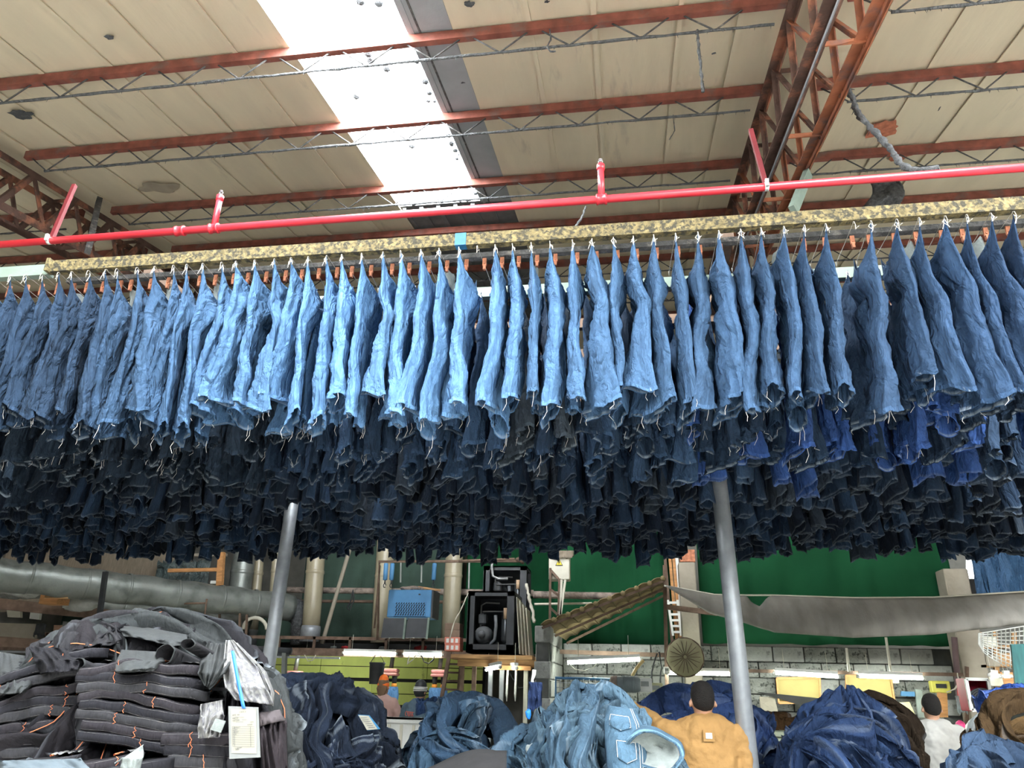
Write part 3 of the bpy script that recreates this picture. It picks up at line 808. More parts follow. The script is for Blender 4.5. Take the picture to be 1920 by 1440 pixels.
pier = empty('wall_pier', (W(1008,1200,9.3).x, 9.3, 0), 'pale block wall return standing beside the compressor platform', kind='structure')
px0 = W(1003,1200,9.3).x; ptop = W(1010,1172,9.3).z
MB().box((px0 + .09, 10.15, ptop / 2), (.15, 1.66, ptop - .01)).build('mortar', M_mortar, pier)
pb1 = mk(MB().box((0, 0, 0), (.19, .386, .188), bev=.008), 'block', M_block2)
for r_ in range(9):
    z = ptop - .1 - r_ * .2
    for k in range(4): put('block', pb1, Vector((px0 + .09 + q.uniform(-.003,.003), 9.5 + k * .4 + (.12 if r_ % 2 else 0), z)) - pier.location, pier)

# ---- tarpaulins
def curtain(x0, x1, z0, z1, y, m, lab, name='tarpaulin', waves=9, amp=.05, seed=0, nu=70, nv=16, hem=.02, kind=None, cat='tarpaulin'):
    def fn(u, v):
        x = x0 + (x1 - x0) * u; z = z1 + (z0 - z1) * v
        w = float(noise3(u * waves, v * 1.5, seed)) * amp + float(noise3(u * waves * 2.3, v * 3, seed + 5)) * amp * .4
        return (x, y + w * (.4 + v * .9), z + (float(noise3(u * waves * 1.5, 3, seed)) * hem if v > .99 else 0))
    return MB().grid(fn, nu, nv, .006).build(name, m, label=lab, cat=cat)
ts = W(1500, 1212, 10.85)
curtain(W(1040,1100,11.6).x, W(1262,1100,11.6).x, ts.z - .05, 4.6, 11.45, M_tarp, 'dark green tarpaulin hanging behind the small tiled shed roof', seed=2)
curtain(W(1309,1100,10.9).x, W(1780,1100,10.9).x, ts.z + .02, 4.4, 10.75, M_tarp, 'large bright green tarpaulin hanging above the block wall', waves=7, amp=.09, seed=3, nu=110)
curtain(W(860,1100,13).x, W(1045,1100,13).x, 2.2, 5.2, 13.6, M_tarp, 'green tarpaulin hanging behind the two dark compressor cabinets', seed=4)
curtain(W(560,1100,14.2).x, W(865,1100,14.2).x, 2.45, 5.6, 14.4, M_tarp_dark, 'dim green curtain behind the tall beige ducts', waves=8, amp=.07, seed=6, name='curtain', cat='curtain')
curtain(W(-20,1050,12.6).x, W(318,1050,12.6).x, 2.75, 4.8, 12.9, M_burlap, 'brown mesh cloth hung behind the big silver duct', waves=14, amp=.03, seed=8, name='mesh_cloth', cat='cloth')
curtain(W(-90,1200,14.3).x, W(560,1200,14.3).x, 0.2, 3.0, 14.9, M_tarp_dark, 'dim lower curtain behind the shelves at the left', waves=8, amp=.07, seed=9, name='curtain', cat='curtain')

# ---- pillars
def pillar(pxa, pxb, pytop, Y, lab, z0=0):
    a = W(pxa, pytop, Y); b = W(pxb, pytop, Y)
    m = MB().box(((a.x + b.x) / 2, Y + .14, (a.z + z0) / 2), (b.x - a.x, .28, a.z - z0), bev=.01)
    return m.build('concrete_pillar', M_concrete, label=lab, cat='pillar')
p1 = pillar(1272, 1303, 1054, 10.5, 'tan concrete pillar rising behind the round dusty fan')
p2 = pillar(1768, 1814, 1066, 10.45, 'tan concrete pillar at the right end of the block wall')

# ---- lime green wall behind the workers
lw = empty('wall_lime', (W(700,1280,14).x, 14.0, 0), 'lime green painted board wall lit by tubes', kind='structure')
lx0 = W(500,1280,14).x; lx1 = W(905,1280,14).x
MB().box(((lx0 + lx1) / 2, 14.06, 1.1), (lx1 - lx0 + .1, .06, 2.5)).build('backing', M_darkgap, lw)
zt_ = W(700,1226,14).z; zc = [zt_, W(700,1250,14).z, W(700,1272,14).z, W(700,1277,14).z, W(700,1300,14).z, W(700,1321,14).z, W(700,1326,14).z, W(700,1350,14).z, .35]
for (za, zb) in ((zc[0], zc[1]), (zc[1], zc[2]), (zc[3], zc[4]), (zc[4], zc[5]), (zc[6], zc[7]), (zc[7], zc[8])):
    n = 4; 
    for k in range(n):
        xa = lx0 + (lx1 - lx0) * k / n; xb = lx0 + (lx1 - lx0) * (k + 1) / n
        MB().box(((xa + xb) / 2, 14.0 + q.uniform(-.004,.004), (za + zb) / 2), (xb - xa - .008, .04, abs(za - zb) - .012), bev=.004).build('board', M_lime, lw)

# ---- mezzanine deck with its railing
YD = 12.5
dz = W(700,1222,YD).z; dx0 = W(-60,1210,YD).x; dx1 = W(885,1222,YD).x
dk = empty('mezzanine_deck', ((dx0 + dx1) / 2, YD, dz), 'long brown steel deck carrying ducts above the lime green wall', 'platform')
MB().box(((dx0 + dx1) / 2, 13.4, dz), (dx1 - dx0, 1.8, .05)).build('floor_plate', M_deck, dk)
MB().beam((dx0, YD, dz - .02), (dx1, YD, dz - .02), .06, .12).build('edge_beam', M_brown, dk)
MB().beam((dx0, YD - .02, dz + .20), (dx1, YD - .02, dz + .20), .04, .05).build('rail', M_brown, dk)
x = dx0 + .3
while x < dx1:
    MB().beam((x, YD - .02, dz), (x, YD - .02, dz + .22), .04, .04).build('post', M_brown, dk); x += .62
MB().beam((dx0 + .4, YD - .05, dz - .11), (W(640,1226,YD).x, YD - .05, dz - .11), .05, .03).build('cable_tray', M_galv, dk)
# clutter on the deck
def blobby(c, r, seed, sx=1, sy=1, sz=1, n=12):
    def fn(u, v):
        a = u * 2 * pi; b = v * pi
        x, y, z = cos(a) * sin(b), sin(a) * sin(b), cos(b)
        k = 1 + .45 * float(noise3(x * 1.8 + seed, y * 1.8, z * 1.8)) + .12 * float(noise3(x * 5, y * 5 + seed, z * 5))
        return (c[0] + r * k * x * sx, c[1] + r * k * y * sy, c[2] + r * k * z * sz)
    return MB().grid(fn, n, n // 2 + 2)
for (px, py, m, r, lab) in ((650, 1204, 'red', .05, 'red rag lying on the deck left of the blue dryer'), (720, 1209, 'white', .05, 'crumpled white rag on the deck under the blue dryer'),
                            (790, 1209, 'red', .07, 'crumpled red rag lying on the deck below the black panels'), (628, 1208, 'white', .04, 'small pale rag on the deck beside the red rag')):
    p = W(px, py, YD + .3)
    blobby((p.x, YD + .25, dz + .05 + r * .4), r, px, 1.5, 1, .6).build('rag', mat('red_rag', (.55,.05,.06), .9) if m == 'red' else M_lining, label=lab, cat='rag')

# ---- big silver ducts at the left
def duct(name, a, b, r, lab, m=M_galv_dusty, rings=7, cat='duct'):
    a, b = Vector(a), Vector(b); t = empty(name, (a + b) / 2, lab, cat)
    n = 60; d = (b - a)
    pts = [a.lerp(b, k / n) + Vector((0, 0, .012 * sin(k * .7))) for k in range(n + 1)]
    MB().tube(pts, r, 26).build('tube', m, t)
    for k in range(1, rings):
        c = a + d * (k / rings + .01 * (k % 3)); u = d.normalized()
        MB().tube([c - u * .018, c - u * .014, c + u * .014, c + u * .018], [r, r + .009, r + .009, r], 26, False).build('seam_ring', m, t)
    return t
duct('silver_duct', W(-60,1070,9.2), W(545,1139,13.0), .225, 'big dusty silver duct slanting across the left background')
duct('silver_duct', W(175,1132,12.2), W(470,1170,13.2), .13, 'smaller silver duct running below the big one', rings=5)
# elbow at the far end of the big duct
e0 = W(540,1140,13.1)
ell = empty('duct_elbow', e0, 'dark dusty duct elbow behind the left grey post', 'duct')
MB().tube([e0, e0 + Vector((.15,.1,-.05)), e0 + Vector((.25,.15,-.2)), e0 + Vector((.28,.15,-.6))], [.2,.22,.22,.2], 20).build('tube', M_dust, ell)
MB().tube([W(478 + 22*cos(a), 1180 + 22*sin(a), 12.4) for a in [pi + k * pi / 10 for k in range(11)]], .03, 8).build('bent_pipe', M_cream, label='pale arched pipe end left of the grey post', cat='pipe')

def vduct(px, pyt, px2, pyb, Y, wpx, m, lab, base=True):
    b = W(px2, pyb, Y); t_ = W(px, pyt, Y); dep = (CR.transposed() @ (b - CAMLOC)).z * -1
    r = wpx / F * dep / 2; top = b + (t_ - b) * 2.2
    e = empty('tall_duct', b, lab, 'duct')
    MB().tube([b + (top - b) * (k / 8) for k in range(9)], r, 24).build('tube', m, e)
    c = b + (top - b) * .33
    MB().tube([c, c + Vector((0,0,.02)), c + Vector((0,0,.05)), c + Vector((0,0,.07))], [r, r + .01, r + .01, r], 24, False).build('seam_ring', m, e)
    if base: MB().tube([b + Vector((0,0,-.22)), b + Vector((0,0,-.02)), b + Vector((0,0,.04))], [r * 1.08, r * 1.1, r * 1.02], 24).build('base_collar', M_galv, e)
vduct(458, 1040, 440, 1180, 13.3, 42, M_galv_dusty, 'tall silver duct standing behind the left denim stack')
vduct(487, 1040, 474, 1185, 13.6, 18, M_beige, 'narrow beige duct just right of the tall silver one')
vduct(518, 1040, 508, 1170, 13.6, 15, M_beige, 'thinnest beige duct close behind the left grey post', False)
vduct(593, 1040, 583, 1178, 12.9, 34, M_beige, 'tall beige duct standing just right of the left grey post')
vduct(722, 1040, 712, 1205, 12.9, 34, M_beige, 'tall beige duct standing behind the blue dryer', False)
vduct(852, 1040, 843, 1205, 12.9, 34, M_beige, 'tall beige duct left of the dark compressor cabinets', False)
# dusty horizontal pipes
def pipe(a, b, r, m, lab, name='dusty_pipe', n=12):
    a, b = Vector(a), Vector(b)
    return MB().tube([a.lerp(b, k / 20) for k in range(21)], r, n).build(name, m, label=lab, cat='pipe')
M_dustpipe = mat('pink_dusty_pipe', (.33,.27,.23), .9, var=.3, scale=14, bump=.5, col2=(.12,.10,.09), patch=(6,.5,.65))
pipe(W(540,1106,13.5), W(1000,1112,13.5), .055, M_dustpipe, 'thick dusty horizontal pipe behind the tall beige ducts')
pipe(W(540,1127,13.6), W(872,1129,13.6), .028, M_brown, 'thin brown horizontal pipe under the thick dusty one')
pipe(W(1000,1115,10.9), W(1165,1118,10.9), .05, M_dustpipe, 'dusty pale pipe running left of the small tiled roof')
pipe(W(1002,1133,10.8), W(1110,1131,10.8), .016, M_cream, 'thin pale pipe below the dusty pipe left of the tiled roof')
pipe(W(658,1022,12.6), W(604,1207,12.6), .035, M_concrete, 'long leaning tan pole between two beige ducts', 'leaning_pole')
rope('cable_loop', [W(662,1106,12.9), W(664,1125,12.9), W(655,1145,12.9), W(651,1140,12.9), W(658,1125,12.9), W(662,1106,12.9)], .012, 'black cable looped over the dusty horizontal pipe', 'cable', M_black, 11, False)

# ---- blue dryer on its black panels, under the hoist rail
YB2 = 11.9
def quadbox(pts, depth, m, name, parent=None, **k):
    """a board whose front corners are given (tl, tr, br, bl)"""
    tl, tr, br, bl = [Vector(p) for p in pts]; n = (tr - tl).cross(bl - tl).normalized()
    if n.y < 0: n = -n
    n = n * depth
    mb = MB(); mb._add([tl, tr, br, bl, tl + n, tr + n, br + n, bl + n], [(0,3,2,1),(4,5,6,7),(0,1,5,4),(1,2,6,5),(2,3,7,6),(3,0,4,7)])
    return mb.build(name, m, parent, **k)
a, b = W(728,1105,YB2), W(806,1158,YB2)
dr = empty('air_dryer', ((a.x + b.x) / 2, YB2, b.z), 'blue steel air dryer cabinet with a perforated grille', 'machine')
wd, ht = b.x - a.x, a.z - b.z; cx, cz = (a.x + b.x) / 2, (a.z + b.z) / 2
MB().box((cx, YB2 + .25, cz), (wd, .44, ht), bev=.012).build('body', M_blue, dr)
MB().box((b.x + .01, YB2 + .25, cz), (.03, .42, ht * .98)).build('side_panel', M_cab, dr)
MB().box((cx + .02, YB2 + .02, cz - ht * .2), (wd * .72, .02, ht * .50)).build('grille_recess', M_blue, dr)
slot = MB()
for r_ in range(7):
    for c_ in range(12):
        c = Vector((cx + .02 + (c_ - 5.5) * wd * .057 + (r_ % 2) * .012, YB2 + .006, cz - ht * .2 + (r_ - 3) * ht * .066))
        slot.box(c, (.030, .006, .013), Matrix.Rotation(-.9, 3, 'Y'))
slot.build('grille_slots', M_darkgap, dr, kind='stuff')
MB().box((cx + wd * .22, YB2 + .026, cz + ht * .33), (.03, .01, .02)).build('badge', M_black, dr)
blobby((cx - .02, YB2 + .2, a.z + .03), .12, 3, 1.6, 1, .4).build('dusty_rag', M_dustpipe, label='dusty crumpled cloth lying on the blue dryer', cat='cloth')
MB().beam((cx + .08, YB2 + .2, a.z + .06), (b.x + .08, YB2 + .25, a.z + .02), .05, .03).build('scrap_board', M_wood, label='scrap of board lying on the right of the blue dryer', cat='board')
pn = empty('black_panel_screen', (cx, YB2 - .02, W(760,1198,YB2).z), 'pair of matt black panels below the blue dryer', 'panel')
for (pa, pb_) in ((717, 759), (762, 803)):
    quadbox([W(pa + 3,1159,YB2-.04), W(pb_,1159,YB2-.04), W(pb_ - 4,1196,YB2-.04), W(pa - 3,1196,YB2-.04)], .02, M_cab, 'panel', pn)
for pa in (760.5, 804): MB().beam(W(pa,1158,YB2-.05), W(pa - 4,1198,YB2-.05), .03, .02).build('strip', M_palegreen, pn)
fr = empty('hoist_rack', W(770,1055,11.6), 'thin brown pipe frame with hanging hooks above the blue dryer', 'frame')
MB().tube([W(648+60,1200,11.6), W(711,1053,11.6), W(980,1052,11.0)], .022, 10).build('rail', M_brown, fr)
for (px, py2) in ((752, 1092), (791, 1092), (880, 1104)): MB().beam(W(px,1054,11.5), W(px - 1,py2,11.5), .022, .014).build('strap', M_galv_dusty, fr)
MB().tube([W(702,1178,11.7), W(712,1060,11.7)], .016, 8).build('leg', M_brown, fr)
for (px, lab) in ((724, 'left of the pair of blue hoist cylinders'), (736, 'right of the pair of blue hoist cylinders'), (815, 'single blue hoist cylinder right of the dryer')):
    p = W(px, 1056, 11.55); z2 = W(px - 2, 1088, 11.55)
    t = empty('hoist', p, lab, 'hoist')
    MB().tube([p, p.lerp(z2, .03), z2.lerp(p, .03), z2], [.02, .036, .036, .02], 12).build('cylinder', M_blue, t)
    MB().tube([z2, z2 + Vector((0, 0, -.05))], .012, 8).tube([z2 + Vector((.02*cos(a_), 0, -.08 + .03*sin(a_))) for a_ in [k*.7 for k in range(9)]], .007, 6).build('hook', M_black, t)

# ---- compressor cabinets on the plank platform
YC = 9.7
def compressor(pl, pr, pt, pb, Y, dep, lab, panels_):
    a, b = W(pl, pt, Y), W(pr, pb, Y); x0, x1, z1, z0 = a.x, b.x, a.z, b.z
    t = empty('compressor', ((x0 + x1) / 2, Y + dep / 2, z0), lab, 'machine')
    w, h = x1 - x0, z1 - z0; cx, cz = (x0 + x1) / 2, (z0 + z1) / 2; s = .09
    fr = MB().box((x0 + s/2, Y + .03, cz), (s, .06, h)).box((x1 - s/2, Y + .03, cz), (s, .06, h)).box((cx, Y + .03, z1 - .03), (w, .06, .06)).box((cx, Y + .03, z0 + .05), (w, .06, .10))
    fr.box((x1 - .02, Y + dep - .03, cz), (.04, .06, h)).box((x1 - .02, Y + dep/2, z0 + .05), (.04, dep, .10)).box((x1 - .02, Y + dep/2, z1 - .02), (.04, dep, .04)).box((x0 + .02, Y + dep/2, cz), (.03, dep, h))
    fr.box((cx, Y + dep, cz), (w, .02, h)).box((cx, Y + dep/2, z1 - .01), (w, dep, .02)).box((cx, Y + dep/2, z0 + .02), (w, dep, .04))
    fr.build('cabinet_frame', M_cab, t)
    m = MB()
    m.lathe((cx - .12, Y + .25, z0 + .22), [(.07,-.16),(.10,-.14),(.115,-.05),(.115,.06),(.08,.12),(.03,.14)], 16, 'Y').lathe((cx - .12, Y + .1, z0 + .22), [(.04,-.05),(.05,0),(.05,.05)], 12, 'Y')
    m.box((cx - .14, Y + .25, z0 + .42), (.10, .16, .14), bev=.02).build('motor', mat('motor_dark_grey', (.085,.09,.095), .5), t)
    MB().lathe((cx + .17, Y + .28, z0 + .14), [(.05,0),(.075,.03),(.075,.36),(.05,.40)], 14).build('oil_tank', M_cab, t)
    z5 = z0 + .13
    MB().tube([(cx - .1, Y + .18, z5), (cx - .02, Y + .16, z5 - .02), (cx + .04, Y + .15, z5 + .04), (cx + .05, Y + .15, z5 + .2), (cx + .04, Y + .15, z0 + h * .62)], .022, 10).build('hose', mat('grey_hose', (.14,.15,.16), .5), t)
    f = MB().tube([(cx + .17, Y + .14, z0 + h*.56), (cx + .17, Y + .14, z0 + h*.74)], .026, 12); f.build('filter', mat('copper_filter', (.60,.42,.27), .5), t)
    MB().tube([(cx + .17, Y + .14, z0 + .2), (cx + .17, Y + .14, z0 + h*.56)], .010, 8).build('filter_pipe', M_galv, t)
    m = MB()
    m.tube([(x0 + .14, Y + .2, z0 + .2), (x0 + .14, Y + .2, z1 - .16), (x0 + .2, Y + .2, z1 - .12), (cx + .08, Y + .2, z1 - .13)], .011, 8)
    m.tube([(x0 + .17, Y + .16, z1 - .24), (cx + .16, Y + .18, z1 - .23)], .009, 8).build('pipework', mat('dull_pipe', (.16,.16,.16), .5), t)
    if panels_:
        for k in range(4):
            xx = x1 + .02 + k * .028; zz = z1 - .06 - k * .035
            yb = Y + .1 + k * .1
            quadbox([(xx, yb, zz), (xx + .02, yb + .24, zz - .02), (xx + .07, yb + .26, z0 + .0), (xx + .05, yb + .02, z0 + .0)], .012, M_cream, 'loose_side_panel', t, label='cream panel leaning on the cabinet side')
    return t, x0, x1, z0, z1
c1_, cx0, cx1, cz0, cz1 = compressor(878, 962, 1108, 1225, YC, .7, 'open dark compressor cabinet in front, cream panels leaning on it', True)
p_ = MB()
c2_, dx0_, dx1_, ez0, ez1 = compressor(907, 986, 1061, 1155, YC + 1.0, .5, 'open dark compressor cabinet behind and above the front one', False)
MB().tube([W(924,1048,YC+.9), W(922,1062,YC+.9), W(924,1080,YC+.9), W(934,1085,YC+.9), W(952,1085,YC+.9)], .018, 8).build('air_hose', mat('steel_hose', (.35,.36,.36), .4, metal=.4), label='bent steel air hose on top of the rear compressor', cat='hose')
MB().tube([W(860,1052,YC+.9), W(965,1048,YC+.9)], .018, 8).lathe(W(975,1049,YC+.9), [(.02,-.06),(.07,.05)], 12, 'X').build('horn_pipe', M_brown, label='brown pipe with a flared end above the rear compressor', cat='pipe')
rope('braided_hose', [W(987,1095,YC+.8), W(992,1120,YC+.8), W(999,1145,YC+.8), W(1001,1168,YC+.8)], .022, 'ribbed pale hose hanging right of the rear compressor', 'hose', M_cream, 12, False)
MB().box(((dx0_ + dx1_) / 2, YC + 1.25, (cz0 + ez0) / 2), (dx1_ - dx0_ - .1, .45, ez0 - cz0), bev=.01).build('stand_block', M_darkgap, label='dark stand under the rear compressor', cat='stand')
# platform: planks, supports
pz = W(930,1228,YC).z
pf = empty('plank_platform', ((cx0 + cx1) / 2, YC, pz - .12), 'rough wooden plank platform carrying the compressors', 'platform')
xa, xb = W(843,1235,YC-.1).x, W(996,1235,YC-.1).x
for k in range(5):
    MB().box(((xa + xb) / 2 + q.uniform(-.04,.04), YC - .05 + k * .24, pz - .03), (xb - xa, .22, .05), bev=.004).build('plank', M_wood, pf)
MB().beam((xa + .1, YC - .05, pz - .10), (xb + .15, YC - .05, pz - .10), .08, .08).build('bearer', M_wood, pf)
MB().beam((W(930,1250,YC).x, YC - .12, pz - .15), (W(998,1250,YC).x, YC - .12, pz - .15), .06, .05).build('bearer', M_orangewood, pf)
for (px, m) in ((866, M_brown), (889, M_brown), (986, M_cream), (920, M_galv), (941, M_galv)):
    p = W(px, 1270, YC + .05); MB().beam((p.x, p.y, 0), (p.x, p.y, pz - .13), .05, .05).build('leg', m, pf)
p = W(1014, 1270, YC - .3); MB().beam((p.x, p.y, 0), (p.x, p.y, W(1013,1246,YC-.3).z), .045, .04).build('yellow_post', M_orangewood, label='thin orange wooden post right of the platform legs', cat='post')
# cartons beside it
for k in range(4):
    c = W(851, 1176 + k * 13, YC + .3); 
    t = MB().box((c.x, c.y, c.z), (.20, .2, .085), bev=.004).build('carton', mat('red_white_carton', (.60,.22,.16), .8) if k > 1 else mat('brown_carton', (.20,.14,.10), .8), label=f"{['topmost dark','second dark','red and white printed','lowest red'][k]} carton of the stack left of the compressor", cat='box', group=None)
    if k > 1:
        for j in range(3): MB().box((c.x - .06 + j * .06, c.y - .101, c.z), (.035, .002, .05)).build('print', M_white, t)
# ladder left of the platform
ld = empty('ladder', W(838,1300,10.6), 'brown iron ladder under the deck by the plank platform', 'ladder')
la, lb, lc, ld_ = W(851,1180,10.4), W(826,1320,10.4), W(866,1232,10.5), W(858,1320,10.5)
MB().beam(la, lb, .05, .03).build('stile', M_brown, ld); MB().beam(lc, ld_, .05, .03).build('stile', M_brown, ld)
for k in range(5):
    z = W(845,1245 + k * 16, 10.4); xl_ = la.lerp(lb, (z.z - la.z) / (lb.z - la.z)).x; xr_ = lc.x
    MB().beam((xl_, 10.42, z.z), (xr_ + .02, 10.45, z.z), .03, .025).build('rung', M_brown, ld)
rope('yellow_cable', [W(878,1112,9.6), W(866,1140,9.6), W(852,1165,9.6), W(843,1200,9.6)], .007, 'thin yellow cable slanting down left of the front compressor', 'cable', M_cream, 13, False)

# ---- fluorescent tubes
def tube_light(pa, pb_, Ya, Yb, lab, cap=True, tm=None):
    a, b = W(*pa, Ya), W(*pb_, Yb); t = empty('tube_light', (a + b) / 2, lab, 'light')
    up = Vector((0, 0, .035))
    MB().beam(a + up * 1.3, b + up * 1.3, .05, .035).build('batten', M_white, t)
    MB().tube([a, b], .017, 10).build('tube', tm or M_tube, t)
    d = (b - a).normalized() * .03
    MB().tube([a - d, a], .02, 8).tube([b, b + d], .02, 8).build('end_cap', M_white, t, kind=None)
    # suspension wires
    for e in (a.lerp(b, .15), a.lerp(b, .85)): MB().tube([e + up, e + up + Vector((0, 0, .25))], .003, 4).build('wire', M_cream, t)
tube_light((645,1224), (742,1226), 12.46, 12.46, 'glowing tube light above the worker in the pink top')
tube_light((757,1226), (828,1228), 12.46, 12.46, 'glowing tube light above the worker in the striped cap')
tube_light((563,1227), (636,1228), 12.6, 12.6, 'tube light at the left above the navy pile')
tube_light((1064,1243), (1199,1237), 9.5, 9.7, 'glowing tube light hung below the small tiled roof')
tube_light((1253,1262), (1368,1264), 9.8, 9.8, 'glowing tube light above the head of the man in tan')
tube_light((1454,1262), (1571,1269), 10.2, 10.2, 'glowing tube light over the left yellow board')
tube_light((1611,1268), (1730,1272), 10.2, 10.2, 'glowing tube light over the right yellow board')
tube_light((912,1256), (937,1251), 9.8, 9.2, 'small glowing lamp below the plank platform, left one', tm=M_lamp)
tube_light((953,1253), (968,1253), 9.8, 9.4, 'small glowing lamp below the plank platform, right one', tm=M_lamp)
rail2 = MB().beam(W(1050,1222,10.0), W(1300,1230,10.0), .05, .05).build('light_rail', M_brown, label='brown steel bar carrying the lights below the tiled roof', cat='bar')
MB().beam(W(1300,1256,10.3), W(1805,1265,10.3), .05, .04).build('light_rail', M_brown, label='long brown bar carrying the tube lights on the block wall', cat='bar')
for (pa, pb_, lab) in (((1587,1215),(1592,1260),'short white rod holding the light bar, left one'), ((1661,1195),(1670,1258),'white rod holding the light bar below the awning, right one')):
    MB().tube([W(*pa,10.1), W(*pb_,10.1)], .016, 8).build('hanging_rod', M_cream, label=lab, cat='rod')
for i, (pts, lab) in enumerate((([(571,1228),(577,1240),(586,1238),(592,1228)], 'thin white cord looping under the left tube light'),
    ([(768,1226),(764,1245),(775,1236),(780,1228),(790,1231),(783,1223)], 'tangled white cord hanging from the tube light by the striped cap'),
    ([(790,1228),(795,1241),(803,1244),(812,1238),(815,1229)], 'dark cord looping below the tube light by the striped cap'),
    ([(1066,1244),(1078,1255),(1095,1258),(1112,1252),(1120,1243)], 'white cord sagging under the tube light of the tiled shed'),
    ([(945,1251),(955,1262),(972,1290),(985,1288),(998,1262)], 'thin cable sagging under the plank platform'))):
    rope('cord', [W(x_, y_, (12.2, 12.2, 12.2, 9.4, 9.9)[i]) for x_, y_ in pts], .008 if i < 3 else .006, lab, 'cord', M_cream if i in (0,1,3) else M_black, 20 + i, False)
for px, lab in ((952, 'white strap hanging straight down under the platform, left one'), (968, 'white strap hanging straight down under the platform, right one')):
    MB().tube([W(px,1254,9.7), W(px - 2,1300,9.7), W(px - 2,1315,9.7)], [.012,.014,.006], 6).build('strap', M_white, label=lab, cat='strap')

# ---- bucket and the pink drying forms
c = W(706,1262,12.0); bt = empty('bucket', c - Vector((0,0,.16)), 'black plastic bucket hanging in front of the lime wall', 'bucket')
MB().lathe(c, [(.095,-.16),(.10,-.155),(.118,.13),(.125,.14),(.125,.155),(.11,.155),(.10,-.14)], 20).build('body', M_black, bt)
MB().tube([c + Vector((-.12,0,.14)), c + Vector((-.03,0,.28)), c + Vector((.02,0,.29)), c + Vector((.12,0,.14))], .006, 6).build('handle', M_steel_dark, bt)
M_pink = mat('pink_clamp', (.72,.30,.27), .7, var=.15); M_oran = mat('orange_cuff', (.85,.33,.05), .6, var=.15)
for (px, py, Y, lab, jl, full) in ((733,1260,12.6,'pink clamp on a pole holding jeans beside the pink-topped worker','blue jeans filled with air on the left pink clamp',True),
                         (824,1262,12.6,'pink clamp on a pole behind the striped cap','blue jeans filled with air on the right pink clamp',True),
                         (553,1264,12.8,'pink and orange clamp on a pole behind the navy pile', None,False)):
    c = W(px, py, Y); t = empty('drying_form', c, lab, 'machine')
    MB().tube([c + Vector((0,0,.06)), c + Vector((.02,0,.35))], .035, 10).build('pole', M_galv_dusty, t)
    MB().box(c + Vector((0,0,.02)), (.24,.18,.06), bev=.015).box(c + Vector((0,0,-.035)), (.25,.19,.05), bev=.015).build('clamp_box', M_pink, t)
    for s in (-1, 1):
        MB().tube([c + Vector((s*.07,0,-.06)), c + Vector((s*.07,0,-.13)), c + Vector((s*.07,0,-.18))], [.045,.038,.036], 12).build('sleeve', M_black, t)
        MB().tube([c + Vector((s*.07,0,-.17)), c + Vector((s*.07,0,-.24))], [.042,.048], 12).build('cuff', M_oran, t)
    if full:
        def leg(u, v, c=c):
            a = u*2*pi; r = .13 + .02*sin(v*9) + .012*float(noise3(cos(a)*2, sin(a)*2, v*8))
            return (c.x + cos(a)*r*1.05, c.y + sin(a)*r*.7, c.z - .22 - v*.85)
        MB().grid(leg, 24, 20).build('jeans', M_denim, label=jl, cat='jeans', color=(.10,.22,.42))

# ---- tiled lean-to roof with its post, warning box and awning
A, B, C_, D_ = W(1013,1172,9.2), W(1243,1084,9.6), W(1246,1112,10.5), W(1062,1203,10.3)
tr = empty('tiled_roof', (A + C_) / 2, 'small sloping roof of tan ridged tiles over the work bay', 'roof')
def onroof(u, v): return A.lerp(B, u).lerp(D_.lerp(C_, u), v)
nrm = (B - A).cross(D_ - A).normalized()
if nrm.z < 0: nrm = -nrm
for i in range(9):
    for j in range(2):
        u0, u1, v0, v1 = i / 9 + .004, (i + 1) / 9 - .004, j / 2 + .01, (j + 1) / 2 - .01
        def f(u, v, u0=u0, u1=u1, v0=v0, v1=v1): return onroof(u0 + (u1 - u0) * u, v0 + (v1 - v0) * v) + nrm * (.025 * abs(sin(u * pi)) + .01 * (j))
        MB().grid(f, 5, 2, .012).build('roof_tile', M_tile, tr)
    e = onroof((i + .98) / 9, -.02); MB().tube([e, e + (D_ - A).normalized() * .06], .03, 8).build('ridge_roll', M_tile, tr)
for v in (.03, .5, .97): MB().beam(onroof(0, v) - nrm * .03, onroof(1, v) - nrm * .03, .04, .03).build('batten', M_brown, tr)
MB().beam(W(1246,1060,9.9), W(1251,1320,9.9), .045, .045).build('iron_post', M_brown, label='slim brown iron post beside the round dusty fan', cat='post')
def mix_y(u): return 9.4 - .9 * max(0, u - .3)
topc = [(1249,1097),(1340,1116),(1400,1117),(1410,1130),(1425,1137),(1438,1120),(1447,1117),(1600,1122),(1750,1121),(1960,1108)]
botc = [(1249,1100),(1330,1150),(1395,1168),(1410,1173),(1425,1178),(1440,1182),(1452,1186),(1600,1196),(1750,1190),(1960,1166)]
def poly(c, u):
    x = 1249 + (1960 - 1249) * u
    for (a_, b_) in zip(c, c[1:]):
        pass
    xs = [p[0] for p in c]; ys = [p[1] for p in c]; xx = xs[0] + (xs[-1] - xs[0]) * u
    return xx, float(np.interp(xx, xs, ys))
def awn(u, v):
    x, yt = poly(topc, u); _, yb = poly(botc, u); Y = mix_y(u)
    y = yt + (yb - yt) * v
    return W(x, y, Y - .35 * sin(v * pi * .62) + .03 * float(noise3(u * 22, v * 3, 2)) + .012 * float(noise3(u * 60, v * 2, 5)))
MB().grid(awn, 130, 14, .006).build('awning', M_awn, label='long grey cloth awning sagging across the right background', cat='awning')
MB().tube([W(x_, y_, mix_y((x_ - 1249) / 711) + .03) for x_, y_ in ((1245,1098),(1340,1115),(1400,1116),(1445,1116),(1600,1121),(1750,1120),(1960,1107))], .010, 6).build('awning_rope', M_cream, label='rope along the top edge of the grey awning', cat='rope')
MB().beam(W(1250,1138,10.2), W(1345,1150,10.2), .06, .06).build('brown_beam', M_brown, label='dark brown beam under the left end of the awning', cat='beam')
